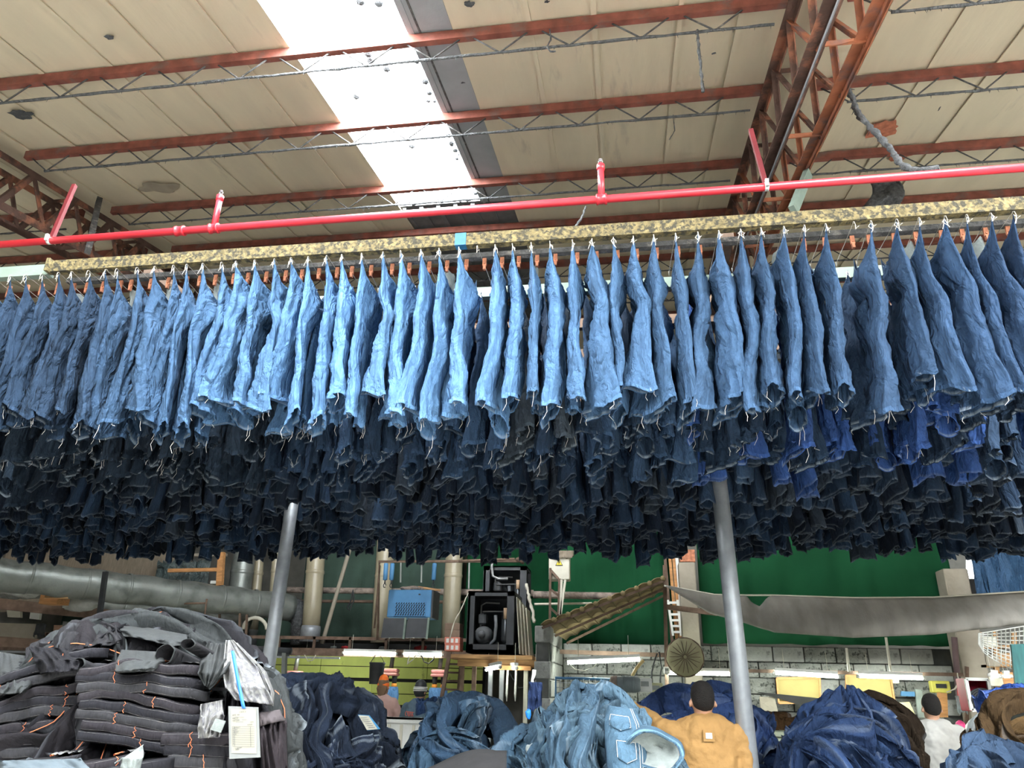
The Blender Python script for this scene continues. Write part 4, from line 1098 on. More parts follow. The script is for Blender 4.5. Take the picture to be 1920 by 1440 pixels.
# warning box
YX = 10.2
wb = empty('electric_box', W(1048,1087,YX), 'cream electric box with a yellow warning triangle', 'box')
a, b = W(1029,1040,YX), W(1068,1087,YX); ccx, ccz = (a.x+b.x)/2, (a.z+b.z)/2
MB().box((ccx, YX + .1, ccz), (b.x - a.x, .2, a.z - b.z), bev=.01).build('body', M_cream, wb)
s = .045; zc_ = ccz + .06
def tri(m, s, y): m._add([(ccx - s, y, zc_ - s * .8), (ccx + s, y, zc_ - s * .8), (ccx, y, zc_ + s), (ccx - s, y + .003, zc_ - s * .8), (ccx + s, y + .003, zc_ - s * .8), (ccx, y + .003, zc_ + s)], [(0,1,2),(3,5,4),(0,3,4,1),(1,4,5,2),(2,5,3,0)]); return m
tri(MB(), .052, YX - .005).build('sign_border', M_black, wb); tri(MB(), .040, YX - .008).build('warning_sign', mat('sign_yellow', (.85,.65,.05), .5, bump=0), wb)
m = MB(); m._add([(ccx+.004,YX-.012,zc_+.022),(ccx-.012,YX-.012,zc_-.006),(ccx-.001,YX-.012,zc_-.004),(ccx-.005,YX-.012,zc_-.026),(ccx+.012,YX-.012,zc_+.002),(ccx+.002,YX-.012,zc_+.001)], [(0,1,2,5),(2,3,4,5)]); m.build('lightning_mark', M_black, wb)
curtain(a.x - .01, b.x + .06, ccz + .12, a.z + .05, YX - .02, M_burlap, 'scrap of brown cloth draped over the electric box', 'draped_cloth', 5, .04, 7, 14, 5, .05, cat='cloth')
st_ = empty('box_stand', W(1045,1160,YX), 'brown and white angle frame holding up the electric box', 'stand')
for (p_1, p_2, m) in (((1032,1065),(1031,1165),M_brown), ((1049,1085),(1047,1160),M_brown), ((1032,1068),(1047,1085),M_brown), ((1032,1105),(1049,1118),M_brown), ((1032,1140),(1048,1155),M_brown), ((1053,1087),(1050,1160),M_cream), ((1060,1087),(1050,1160),M_cream)):
    MB().beam(W(*p_1,YX-.05), W(*p_2,YX-.05), .03, .03).build('bar', m, st_)
# ladder and orange poles behind the pillar
lo = empty('white_ladder', W(1266,1190,11.2), 'white ladder standing behind the tan pillar', 'ladder')
for (p_1, p_2) in (((1252,1125),(1262,1192)), ((1270,1125),(1277,1192))): MB().beam(W(*p_1,11.2), W(*p_2,11.2), .03, .04).build('stile', M_white, lo)
for k in range(6): MB().beam(W(1253 + k * 1.7,1130 + k * 11,11.2), W(1271 + k * 1.2,1130 + k * 11,11.2), .03, .03).build('rung', M_white, lo)
for k, (pa, pb_, m) in enumerate(((1246,1251,M_brown), (1255,1260,M_orangewood), (1262,1267,M_orangewood), (1268,1272,M_white))):
    MB().beam(W(pa,1036,11.35), W(pb_ + 28,1420,11.35), .04, .04).build('pole', m, label=('brown pole at the left of the bundle behind the tan pillar','broad orange pole of the bundle behind the tan pillar','narrow orange pole of the bundle behind the tan pillar','white pole touching the tan pillar')[k], cat='pole')
MB().box(W(1288,1044,10.6), (.20,.2,.16)).build('wire_crate', M_rust, label='rusty crate on top of the tan pillar', cat='crate')
# fan
fc = W(1284,1232,9.6); fn_ = empty('wall_fan', fc, 'round dusty wall fan with a cloth-covered cage', 'fan')
M_fan = mat('dusty_fan_cover', (.30,.28,.17), .9, var=.15, scale=8, bump=.2)
def fan(u, v):
    a = u * 2 * pi; r = .215 * sin(v * pi / 2) * (1 + .012 * sin(a * 18)); return (fc.x + r * cos(a), fc.y - .055 * cos(v * pi / 2) + .01 * sin(a * 9) * v, fc.z + r * sin(a))
MB().grid(fan, 54, 8).build('cover', M_fan, fn_); MB().tube([(fc.x + .217*cos(k*pi/18), fc.y, fc.z + .217*sin(k*pi/18)) for k in range(36)], .008, 6, False, True).build('cage_ring', M_brown, fn_)
m = MB()
for k in range(18): a_ = k * pi / 9; m.tube([(fc.x + .02*cos(a_), fc.y - .06, fc.z + .02*sin(a_)), (fc.x + .15*cos(a_), fc.y - .048, fc.z + .15*sin(a_)), (fc.x + .215*cos(a_), fc.y - .004, fc.z + .215*sin(a_))], .003, 4)
m.build('cage_wires', M_brown, fn_, kind='stuff')
MB().lathe((fc.x, fc.y + .1, fc.z), [(.03,-.1),(.07,-.08),(.08,.05),(.05,.08)], 12, 'Y').build('fan_motor', M_brown, fn_); MB().beam((fc.x, fc.y + .1, fc.z), (W(1250,1230,9.9).x, 9.9, fc.z), .03, .03).build('bracket', M_brown, fn_)

# ---- bench clutter of the work bay
bk = empty('wire_basket', W(1095,1290,9.2), 'blue framed wire basket behind the light blue pile', 'basket')
MB().tube([W(1042,1330,9.2), W(1042,1271,9.2), W(1148,1274,9.4)], .016, 8).build('frame', M_blue, bk)
for k in range(9): MB().tube([W(1050 + k*11,1272 + k*.3,9.25), W(1050 + k*11,1330,9.25)], .004, 5).build('upright_wire', M_galv, bk)
for k in range(4): MB().tube([W(1043,1280 + k*9,9.25), W(1148,1282 + k*9,9.4)], .004, 5).build('cross_wire', M_galv, bk)
mt = empty('electric_motor', W(1170,1297,9.1), 'grey finned electric motor on the bench behind the piles', 'motor'); mc = W(1172,1283,9.1)
MB().lathe(mc, [(.07,-.10),(.085,-.08),(.085,.14),(.06,.17)], 18, 'X').build('housing', mat('motor_grey', (.20,.24,.25), .5), mt)
for k in range(8): MB().lathe(mc + Vector((-.02 + k * .018,0,0)), [(.094,-.004),(.094,.004)], 18, 'X').build('fin', MATS['motor_grey'], mt)
MB().lathe(mc + Vector((-.12,0,0)), [(.05,-.05),(.085,-.03),(.088,.03)], 18, 'X').build('fan_cover', M_dustpipe, mt)
for (px, py, Y, w, h, m, lab) in ((1209,1285,9.2,.16,.15,M_white,'white control box right of the electric motor'), (1230,1292,9.3,.15,.13,mat('pale_yellow_box',(.50,.50,.30),.7),'pale yellow junction box on the bench'),
                                  (1250,1257,9.7,.07,.08,M_white,'small white notice box on the brown iron post'), (1676,1276,10.8,.10,.07,M_cream,'cream socket box on the block wall, right of the yellow boards')):
    c = W(px, py, Y); t = MB().box((c.x, c.y, c.z), (w, .1, h), bev=.008).build('control_box', m, label=lab, cat='box')
    MB().box((c.x, c.y - .052, c.z + h*.1), (w * .55, .004, h * .35)).build('panel', M_galv_dusty, t)
MB().tube([W(1185,1268,9.3), W(1192,1255,9.3), W(1200,1245,9.3), W(1207,1238,9.3)], .018, 8).build('yellow_lever', mat('tan_plastic', (.55,.42,.20), .5), label='curved tan hose rising behind the electric motor', cat='hose')
for i, pts in enumerate(([(1232,1225),(1224,1250),(1220,1275),(1228,1290)], [(1236,1222),(1240,1250),(1237,1290)])):
    rope('cable', [W(x_, y_, 9.8) for x_, y_ in pts], .009, ('black cable curving down the wall left of the brown post', 'black cable hanging straight beside the brown post')[i], 'cable', M_black, 30 + i, False)
tb = empty('bench', W(1600,1350,10.2), 'long grey work bench under the yellow boards', 'bench')
xa, xb = W(1410,1340,10.3).x, W(1720,1340,10.3).x; zb_ = W(1500,1352,10.2).z
MB().box(((xa+xb)/2, 10.4, zb_), (xb - xa, .7, .04)).build('bench_top', M_galv_dusty, tb)
for x_ in (xa + .1, (xa+xb)/2, xb - .1): MB().box((x_, 10.2, zb_/2), (.06, .06, zb_)).build('leg', M_brown, tb)
for (pts, m, lab) in (([(1456,1272),(1537,1271),(1538,1316),(1460,1318)], M_yellow, 'yellow board lit by a tube, left one on the block wall'),
                      ([(1586,1266),(1670,1271),(1678,1322),(1588,1316)], M_yellow, 'yellow board lit by a tube, right one on the block wall'),
                      ([(1424,1306),(1452,1307),(1464,1355),(1428,1353)], M_concrete, 'grey green board leaning left of the left yellow board'),
                      ([(1680,1318),(1705,1316),(1720,1348),(1690,1348)], mat('pale_yellow_panel',(.55,.50,.28),.6), 'curved pale yellow panel behind the brown heap'),
                      ([(1690,1296),(1715,1297),(1716,1306),(1689,1305)], M_blue, 'small blue board beside the right yellow board'),
                      ([(1716,1292),(1728,1294),(1740,1345),(1722,1345)], mat('grey_green_panel',(.28,.33,.30),.6), 'grey green sheet leaning right of the yellow boards'),
                      ([(1758,1298),(1776,1300),(1778,1345),(1760,1345)], M_orangewood, 'wood framed board on the wall behind the man in white')):
    Y_ = 10.75 if 'yellow board' in lab else 10.6
    t = quadbox([W(x_, y_, Y_) for x_, y_ in pts], .03, m, 'wall_board', label=lab, cat='board')
    if 'yellow board lit' in lab:
        P4 = [W(x_, y_, Y_ - .012) for x_, y_ in pts]
        for k in range(4): MB().beam(P4[k], P4[(k+1) % 4], .02, .03).build('board_frame', M_orangewood, t)
quadbox([W(x_, y_, 10.72) for x_, y_ in ((1417,1297),(1545,1310),(1600,1320),(1600,1352))], .02, M_darkgap, 'dark_opening', label='dark low opening behind the bench', cat='opening')
c = W(1762,1288,10.7); t = MB().box((c.x, c.y, c.z), (.22, .1, .14), bev=.01).build('yellow_case', mat('yellow_case', (.62,.58,.12), .5), label='yellow plastic case on the wall above the man in white', cat='case')
MB().box((c.x, c.y - .055, c.z + .01), (.12, .01, .05)).build('window', M_black, t)
pipe(W(1789,1195,10.4), W(1800,1330,10.4), .035, mat('dull_purple_pipe',(.12,.08,.085),.7), 'dull purple pipe running down the wall corner')
pipe(W(1797,1275,10.2), W(1800,1320,10.2), .022, M_redpipe, 'short red pipe beside the hose reel box')
rope('wall_cable', [W(1795,1262,10.2), W(1798,1280,10.2), W(1790,1292,10.2), W(1775,1298,10.2)], .008, 'grey cable looping from the light bar to the yellow case', 'cable', M_cream, 33, False)
MB().beam(W(1812,1250,9.6), W(1812,1375,9.6), .04, .04).build('bench_post', M_brown, label='brown post left of the red hose box', cat='post')
rg = curtain(W(1790,1320,9.6).x, W(1808,1320,9.6).x, W(1800,1335,9.6).z, W(1800,1305,9.6).z, 9.55, mat('pale_blue_rag',(.45,.58,.60),.9), 'pale blue rag hanging left of the red hose box', 'rag', 3, .05, 3, 10, 8, .04, cat='rag')
bl = W(1801,1360,9.3); MB().lathe(bl, [(.01,-.05),(.04,-.03),(.05,0),(.04,.03),(.01,.05)], 14).build('pink_ball', mat('pink_plastic', (.80,.08,.25), .5), label='bright pink ball shaped thing right of the man in white', cat='ball')
# red lined box with coiled hose
YR = 9.0
rb = empty('hose_box', W(1838,1330,YR), 'white framed red box holding a coiled black hose', 'box')
P4 = [W(x_, y_, YR) for x_, y_ in ((1811,1273),(1852,1274),(1860,1328),(1822,1332))]
quadbox([p + Vector((0,.25,0)) for p in P4], .02, mat('crimson_panel', (.42,.02,.05), .6), 'back_panel', rb)
for k in range(4):
    MB().beam(P4[k], P4[(k+1) % 4], .03, .03).build('frame_bar', M_white, rb)
    quadbox([P4[k], P4[(k+1) % 4], P4[(k+1) % 4] + Vector((0,.25,0)), P4[k] + Vector((0,.25,0))], .008, MATS['crimson_panel'], 'side_wall', rb)
hc = W(1844,1316,YR); m = MB()
for ring in range(6): 
    r_ = .035 + ring * .02; m.tube([(hc.x + r_*cos(k*pi/12), hc.y - .04 + .008*ring, hc.z + .01 + r_*sin(k*pi/12) * .85) for k in range(24)], .011, 8, False, True)
m.build('coiled_hose', M_black, label='thick black hose coiled in the red box', cat='hose')
# net and shelves at the far right
YN = 8.6
def netp(u, v):
    x = 1835 + 110 * u; y = 1188 + (20 + 65 * (u ** .6)) * v - 18 * u * (1 - v)
    return W(x, y, YN + .25 * sin(u * 3) * sin(v * 2.5) - .1)
m = MB()
for k in range(14): m.tube([netp(k / 13, j / 9) for j in range(10)], .0055, 4, False)
for k in range(11): m.tube([netp(j / 11, k / 10) for j in range(12)], .0055, 4, False)
m.build('cargo_net', M_white, label='white knotted net bulging behind the right pillar', cat='net', kind='stuff')
sh = empty('storage_rack', W(1885,1290,10.5), 'cluttered brown storage rack behind the net', 'rack')
for k, py in enumerate((1215, 1250, 1285)): MB().beam(W(1830,py,10.6), W(1960,py - 4,10.6), .3, .03).build('shelf', M_wood, sh)
for px in (1840, 1870, 1905): MB().beam(W(px - 5,1185,10.5), W(px,1310,10.5), .05, .05).build('upright', M_wood, sh)
for i, (px, py, s, m, n) in enumerate(((1855,1240,.16,M_concrete,'tan'), (1880,1238,.2,M_wood,'brown'), (1862,1275,.18,M_cream,'cream'), (1888,1275,.22,M_orangewood,'orange-brown'), (1850,1205,.15,M_cream,'small cream'))):
    c = W(px, py, 10.55); MB().box((c.x, c.y, c.z), (s, .25, s * .8), bev=.01).build('storage_box', m, label=f'{n} box on the storage rack behind the net', cat='box')
tube_light((1857,1266), (1871,1268), 10.2, 10.2, 'short glowing tube on the storage rack, left one', tm=M_lamp); tube_light((1882,1268), (1893,1268), 10.2, 10.2, 'short glowing tube on the storage rack, right one', tm=M_lamp)
quadbox([W(x_, y_, 8.3) for x_, y_ in ((1896,1208),(1960,1206),(1970,1318),(1908,1318))], .03, mat('teal_panel', (.03,.13,.13), .5, var=.3, scale=4, stretch=(6,1,1)), 'teal_sheet', label='tall teal metal sheet at the right edge', cat='sheet')
# bright gap with far truss at the upper right
w4 = empty('window_4', W(1830,1060,14.5), 'bright daylit opening far behind the right pillar', kind='structure')
quadbox([W(x_, y_, 15.0) for x_, y_ in ((1812,1028),(1895,1028),(1890,1085),(1812,1100))], .02, mat('daylit_gap', (.9,.92,.9), .6, emit=((.95,.98,1.0), 4.0), bump=0), 'pane', w4)
ft = empty('far_truss', W(1850,1090,14.0), 'small pale truss in front of the bright opening', 'truss')
for (a_, b_) in (((1832,1110),(1885,1060)), ((1838,1068),(1885,1050)), ((1860,1058),(1856,1092)), ((1860,1058),(1876,1075)), ((1860,1058),(1842,1075)), ((1845,1115),(1885,1085))):
    MB().beam(W(*a_,14.0), W(*b_,14.0), .07, .05).build('bar', M_concrete, ft)
curtain(W(1806,1100,13.0).x, W(1850,1100,13.0).x, W(1840,1118,13).z, W(1830,1085,13).z, 13.0, M_darkgap, 'black cloth below the bright opening', 'black_cloth', 4, .08, 12, 12, 6, .05, cat='cloth')
for k in range(6):
    p = W(1880 + k * 9, 1040, 10.2)
    hang_jeans(p.x, p.y, k * 3, 1.4 + .2 * sin(k), (.02,.05,.10) if k % 2 else (.035,.075,.14), f'blue jeans hung far back at the right edge, {ORD[k]} from the bright opening', 'jeans hung beyond the awning', False, z=p.z + .35)

# ---- left background: shelves, rails, rack
def bar(pa, pb_, Ya, Yb, w, h, m, lab, name='steel_bar', cat='bar'):
    return MB().beam(W(*pa, Ya), W(*pb_, Yb), w, h).build(name, m, label=lab, cat=cat)
bar((-40,1128), (430,1176), 10.6, 12.3, .06, .16, M_brown, 'thick brown beam crossing below the silver ducts')
bar((-40,1200), (315,1224), 10.4, 11.6, .06, .14, M_brown, 'lower brown beam just above the left denim pile')
bar((198,1072), (150,1420), 9.6, 9.6, .06, .05, M_black, 'black upright bar in front of the big silver duct', 'black_post', 'post')
fr2 = empty('pipe_guard', W(350,1170,11.6), 'thin brown square guard frame over the left denim pile', 'frame')
for (a_, b_) in (((314,1180),(316,1132)), ((316,1132),(386,1131)), ((388,1123),(380,1178))): MB().tube([W(*a_,11.4), W(*b_,11.4)], .016, 8).build('bar', M_brown, fr2)
for (px, pt) in ((412,1145), (450,1150), (463,1152)): bar((px, pt), (px - 2, 1212), 12.2, 12.2, .03, .03, M_brown, f"thin brown deck post, {'left' if px == 412 else 'middle' if px == 450 else 'right'} one of three behind the left stack", 'deck_post', 'post')
for i, (pts, m, lab) in enumerate(((((0,1168),(78,1170),(64,1198),(0,1194)), M_concrete, 'beige board behind the lower brown beam at the left edge'),
    (((101,1172),(117,1172),(113,1201),(98,1200)), mat('terracotta_board',(.36,.22,.15),.8), 'terracotta board standing beside the black bag'),
    (((118,1165),(150,1168),(146,1200),(114,1199)), M_galv_dusty, 'greenish metal machine part behind the left pile'),
    (((12,1142),(38,1144),(38,1158),(14,1157)), M_cream, 'cream sheet in the shelf at the left edge'),
    (((57,1147),(75,1148),(73,1162),(55,1160)), M_white, 'small white sheet in the shelf left of the black bag'))):
    quadbox([W(x_, y_, 11.2) for x_, y_ in pts], .05, m, 'shelf_board', label=lab, cat='board')
c = W(103,1124,10.4); cb = empty('cardboard_box', c, 'orange brown cardboard box on the beam below the silver duct', 'box')
MB().box((c.x, c.y, c.z), (.30,.25,.15)).build('carton', M_orangewood, cb); quadbox([W(85,1117,10.25), W(122,1116,10.25), W(128,1121,10.1), W(83,1121,10.1)], .01, mat('lit_card', (.72,.45,.22), .8), 'flap', cb)
curtain(W(64,1185,10.9).x, W(84,1185,10.9).x, W(70,1193,10.9).z, W(75,1169,10.9).z, 10.9, M_black, 'black cloth bag hanging behind the left pile', 'black_bag', 3, .06, 4, 8, 8, .08, cat='bag')
wrapped = [((45,1108),.10,'cling-wrapped bundle under the big duct, left one'), ((150,1130),.09,'cling-wrapped bundle under the big duct, right one')]
M_film = mat('clear_film', (.38,.40,.38), .15, var=.3, spec=.8, bump=.6, bscale=14)
for i, (p_, r_, lab) in enumerate(wrapped):
    c = W(*p_, 10.9); blobby(c, r_ * 1.6, i * 3 + 2, 2.6, 1.2, .8, 18).build('film_bundle', M_film, label=lab, cat='bundle')
rk = empty('orange_rack', W(370,1070,12.4), 'orange wooden rack with grey green jeans behind the silver duct', 'rack')
MB().beam(W(316,1070,12.2), W(412,1068,12.2), .05, .06).build('rail', M_orangewood, rk); MB().beam(W(416,1036,12.2), W(412,1098,12.2), .10, .08).build('post', M_orangewood, rk)
MB().beam(W(316,1042,12.4), W(424,1040,12.4), .1, .05).build('rail', M_concrete, rk); MB().beam(W(396,1092,12.2), W(412,1092,12.2), .06, .05).build('block', M_white, rk)
for k in range(9):
    p = W(322 + k * 9.5, 1046, 12.5); hang_jeans(p.x, p.y, k * 5 + 1, 1.2, lerp3((.08,.11,.11),(.12,.15,.15), (k % 3) / 2), f'grey green jeans on the orange rack, {ORD[k]} from its left end', 'jeans on the orange rack', False, sz=.5, z=p.z)
MB().beam(W(400,1213,7.4), W(530,1216,6.6), .06, .05).build('stand_bar', M_black, label=None) if False else None
bs = empty('black_stand', W(500,1260,6.6), 'black angle-iron stand between the dark stack and the navy pile', 'stand')
MB().tube([W(380,1211,6.6), W(546,1221,6.6)], .028, 10).build('top_bar', M_black, bs); MB().beam(W(440,1225,6.62), W(540,1228,6.62), .06, .02).build('cross_bar', M_black, bs)
MB().beam(W(534,1222,6.6), W(530,1330,6.6), .035, .04).build('leg', mat('grey_green_metal',(.12,.13,.12),.6), bs); MB().beam(W(497,1228,6.6), W(532,1290,6.6), .045, .03).build('brace', M_black, bs)
# ------------------------------------------------------------------ heaps of garments
def smooth_map(h, r0, slope):
    """profile of a heap: arc length s -> radius R, height Z"""
    n = 400; smax = h / sin(slope) * 1.4; s = np.linspace(0, smax, n); ph = slope * (1 - np.exp(-(s / r0) ** 1.6))
    ds = s[1] - s[0]; R = np.concatenate([[0], np.cumsum(np.cos(ph[:-1]) * ds)]); Z = -np.concatenate([[0], np.cumsum(np.sin(ph[:-1]) * ds)])
    return s, R, Z, ph
class Heap:
    def __init__(s, top, h, r0, slope, sx=1, sy=1, seed=0, lump=.06):
        s.top = np.array(top, float); s.S, s.R, s.Z, s.PH = smooth_map(h, r0, slope); s.sx, s.sy, s.seed, s.lump, s.h = sx, sy, seed, lump, h
    def pos(s, a, b, off):
        L = np.hypot(a, b) + 1e-9; c, d = a / L, b / L
        R = np.interp(L, s.S, s.R); Z = np.interp(L, s.S, s.Z); P = np.interp(L, s.S, s.PH)
        nx, ny, nz = c * np.sin(P), d * np.sin(P), np.cos(P)
        lp = s.lump * noise3(a * 2.3 + s.seed, b * 2.3, s.seed) + s.lump * .5 * noise3(a * 5 + s.seed, b * 5, 3)
        o = off + lp
        x = s.top[0] + (c * R) * s.sx + nx * o; y = s.top[1] + (d * R) * s.sy + ny * o; z = s.top[2] + Z + nz * o
        return np.stack([x, y, np.maximum(z, .01 + np.maximum(off, 0) * .2)], -1)
def gridfaces(nu, nv):
    w = nu + 1
    return np.array([(j*w + i, (j+1)*w + i, (j+1)*w + i + 1, j*w + i + 1) for j in range(nv) for i in range(nu)])
_gf = {}
def garment(heap, a0, b0, ang, L, wid, off, seed, nu=40, nv=84, amp=1.0):
    """one pair of crumpled trousers lying over the heap: hip at v=0, two legs below"""
    u = np.linspace(-1, 1, nu + 1)[None, :]; v = np.linspace(0, 1, nv + 1)[:, None]
    sd = seed * 3.17
    curve = .75 * noise3(v * 1.7 + sd, 0.3, sd) * L
    curl = .09 * noise3(v * 4.5 + sd, 2.3, sd)
    w = wid * (1 - .12 * v) * (1 + .22 * noise3(v * 3 + sd, 7.7, 1.1)); w = w * (1 - .35 * np.exp(-((v - .0) / .05) ** 2) * .3)
    lat = u * w + curve + curl; al = v * L + .06 * L * noise3(u * 1.5, v * 3, sd) + .02 * noise3(u * 4, v * 9, sd + 3)
    lat = lat + .035 * noise3(u * 2.5 + sd, v * 6, 4.4)
    ca, sa = cos(ang), sin(ang)
    a = a0 + al * ca - lat * sa; b = b0 + al * sa + lat * ca
    # section: one tube over the hip, two tubes below
    leg = np.clip((v - .26) / .12, 0, 1); leg = leg * leg * (3 - 2 * leg)
    one = np.sqrt(np.clip(1 - u ** 2, 0, 1)); t = np.abs(u) * 2 - 1; two = np.sqrt(np.clip(1 - t ** 2, 0, 1))
    sec = one * (1 - leg) + two * leg
    q1 = noise3(u * 2.3 + sd + .9 * noise3(u * .8, v * 2.2, sd), v * 1.5, sd)
    q2 = noise3(u * 3.2 + sd * 2, v * 5.5 + 1.2 * noise3(u * 2, v * 2, 1.2), sd)
    q3 = noise3(u * 8, v * 13 + sd, sd + 2)
    ridge = np.sqrt(np.clip(1 - np.abs(q1) * 2.8, 0, 1)) ; ridge2 = 1 - np.abs(q2) * 2.6
    h = off + sec * (.050 + .050 * ridge * amp + .036 * ridge2 * amp) + sec ** .5 * .004 * q3 + .02 * q1
    h = h - .045 * (1 - sec)
    a = a + .012 * q2; b = b + .012 * noise3(u * 3.5, v * 6 + 9, sd)
    P = heap.pos(a, b, h)
    e = np.zeros_like(h); e[:1, :] = .5; e[-1:, :] = 1; e[-2:-1, :] = .5
    seam = (np.abs(np.abs(u) - .5) < .035) & (v > .3); e = np.where(seam, .15, e)
    e = np.where((np.abs(v - .045) < .012), .22, e)
    k = (nu, nv)
    if k not in _gf: _gf[k] = gridfaces(nu, nv)
    return P.reshape(-1, 3), _gf[k], e.ravel()
def to_obj(name, P, Fc, e, m, color, label=None, cat=None, group=None, kind=None, parent=None, tint=None):
    base = np.array([P[:,0].mean(), P[:,1].mean(), P[:,2].min()]) if parent is None else np.array(parent.location)
    me = mesh_np(name, P - base, Fc, m, e, True, tint)
    # cloth lies with its face outwards
    o = put(name, me, tuple(base) if parent is None else (0,0,0), parent, color=color)
    return props(o, label, cat, group, kind)

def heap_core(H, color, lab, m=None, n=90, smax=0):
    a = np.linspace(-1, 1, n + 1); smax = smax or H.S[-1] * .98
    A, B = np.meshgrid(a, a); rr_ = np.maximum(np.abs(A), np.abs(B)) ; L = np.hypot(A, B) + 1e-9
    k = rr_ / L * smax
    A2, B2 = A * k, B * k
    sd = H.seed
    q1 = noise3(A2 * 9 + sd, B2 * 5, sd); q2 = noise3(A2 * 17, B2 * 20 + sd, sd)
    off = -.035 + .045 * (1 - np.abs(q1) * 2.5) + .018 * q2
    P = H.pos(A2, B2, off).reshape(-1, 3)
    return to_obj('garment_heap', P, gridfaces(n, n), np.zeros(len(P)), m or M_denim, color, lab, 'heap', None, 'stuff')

POS_WORDS = ['lying on the crown', 'slumped over the front', 'hanging down the left side', 'hanging down the right side']
def make_heap(px, py, Y, core_r, r0, slope, sx, sy, cols, pile, n, seed, nu=40, nv=84, wid=.11, L=(.75, 1.1), amp=1.0, front=True, mt=None, lum=.06, noun='jeans'):
    p = W(px, py, Y); H = Heap((p.x, p.y, p.z - .11), p.z, r0, slope, sx, sy, seed, lum)
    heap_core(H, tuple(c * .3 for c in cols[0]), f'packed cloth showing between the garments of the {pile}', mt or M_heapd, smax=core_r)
    r = random.Random(seed); out = []; place = []
    for i in range(n):
        f = i / max(1, n - 1)
        # low ones first, the crown last so that it lies on top
        s0 = (1 - f) * min(1.05, H.S[-1] * .7) * r.uniform(.75, 1.0) + .02
        if front: th = -pi / 2 + r.uniform(-1.15, 1.15)
        else: th = r.uniform(-pi, pi)
        ang = th + r.gauss(0, .55)
        a0, b0 = s0 * cos(th) - .25 * cos(ang) * (f > .75), s0 * sin(th) - .25 * sin(ang) * (f > .75)
        P, Fc, e = garment(H, a0, b0, ang, r.uniform(*L), wid * r.uniform(.85, 1.25), -.02 + .13 * f * r.uniform(.3, 1.4), seed * 31 + i, nu, nv, amp)
        c = cols[r.randrange(len(cols))]; k = r.uniform(.62, 1.32)
        c = tuple(q * .31 for q in c)
        c = tuple(q * k for q in c)
        # where it ended up, in words
        cx = P[:, 0].mean() - H.top[0]; cz = (H.top[2] - P[:, 2].mean()); fr = P[:, 1].mean() < H.top[1]
        side = 'left' if cx < -.12 else 'right' if cx > .12 else 'middle'
        lev = 'top' if cz < .22 else 'upper slope' if cz < .5 else 'lower slope' if cz < .8 else 'foot'
        o = to_obj('jeans' if noun == 'jeans' else 'garment', P, Fc, e, mt or M_heapd, c, None, noun if noun == 'jeans' else 'garment', f'{noun}s heaped in the {pile}' if noun != 'jeans' else f'jeans heaped in the {pile}')
        place.append((P[:, 2].mean(), f'{side} {lev}', o))
        out.append((o, P, e, c))
        if noun == 'jeans' and r.random() < .16 and nu >= 44:
            # inside-out pocket: a small pale crumple that belongs to this pair
            Hs = Heap(H.top, H.h, r0, slope, sx, sy, seed, lum); 
            uu = np.linspace(-1, 1, 15)[None, :]; vv = np.linspace(-1, 1, 15)[:, None]
            fa = a0 + cos(ang) * .12; fb = b0 + sin(ang) * .12
            rad = .036 * (1 + .4 * noise3(uu + i, vv, 1.0))
            Pa = H.pos(fa + uu * rad, fb + vv * rad * 1.3, .085 + .045 * f + .02 * noise3(uu * 2, vv * 2, i) - .05 * (uu ** 2 + vv ** 2) ** 1.2).reshape(-1, 3)
            to_obj('pocket_bag', Pa, gridfaces(14, 14), np.zeros(len(Pa)), M_lining, None or (1,1,1), parent=o)
    cnt = {}
    for z, key, o in sorted(place, key=lambda q: -q[0]):
        cnt[key] = cnt.get(key, 0) + 1; k = cnt[key]
        o['label'] = f"{'' if k == 1 else ordinal(k) + ' '}highest crumpled {noun} at the {key} of the {pile}"
    return H, out

LB = [(.105,.19,.27), (.09,.17,.255), (.12,.215,.30), (.07,.145,.23)]
NV1 = [(.018,.030,.060), (.022,.038,.075), (.015,.026,.05)]
MB1 = [(.055,.11,.19), (.045,.095,.17), (.065,.13,.21)]
NV2 = [(.035,.075,.19), (.03,.065,.17), (.042,.09,.22)]
H_far, _ = make_heap(1330, 1318, 6.7, 0, .36, radians(46), 1.0, .8, [(.05,.11,.30), (.06,.12,.33), (.045,.1,.27)], 'bright blue far pile', 15, 41, 30, 60)
H_mid, _ = make_heap(876, 1322, 5.3, 0, .22, radians(62), .66, .9, MB1, 'mid blue pile', 28, 52, 36, 76)
H_nav, _ = make_heap(586, 1280, 4.7, 0, .27, radians(60), .85, .9, NV1, 'navy pile', 24, 63, 40, 80)
H_nv2, _ = make_heap(1575, 1336, 5.6, 0, .20, radians(62), .62, .9, NV2, 'royal blue pile', 28, 74, 38, 80)
H_lb, LBo = make_heap(1096, 1324, 3.9, 0, .26, radians(54), .68, .95, LB, 'light blue front pile', 30, 85, 44, 90)
H_rt, _ = make_heap(1938, 1430, 4.3, 0, .34, radians(50), .8, .9, [(.065,.12,.22), (.08,.15,.26), (.055,.105,.20)], 'blue corner pile', 12, 96, 44, 84)
M_brownc = denim('brown_cloth', fleck=.3)
H_br, _ = make_heap(1640, 1330, 7.6, 0, .2, radians(66), .6, .9, [(.055,.035,.02), (.045,.03,.018)], 'dark brown heap', 9, 107, 26, 50, noun='brown garment')
H_b2, _ = make_heap(1440, 1356, 8.6, .6, .5, radians(24), 1.1, .6, [(.16,.085,.035), (.13,.07,.03)], 'rust brown tub heap', 8, 118, 24, 40, .14, (.3, .5), noun='brown garment')
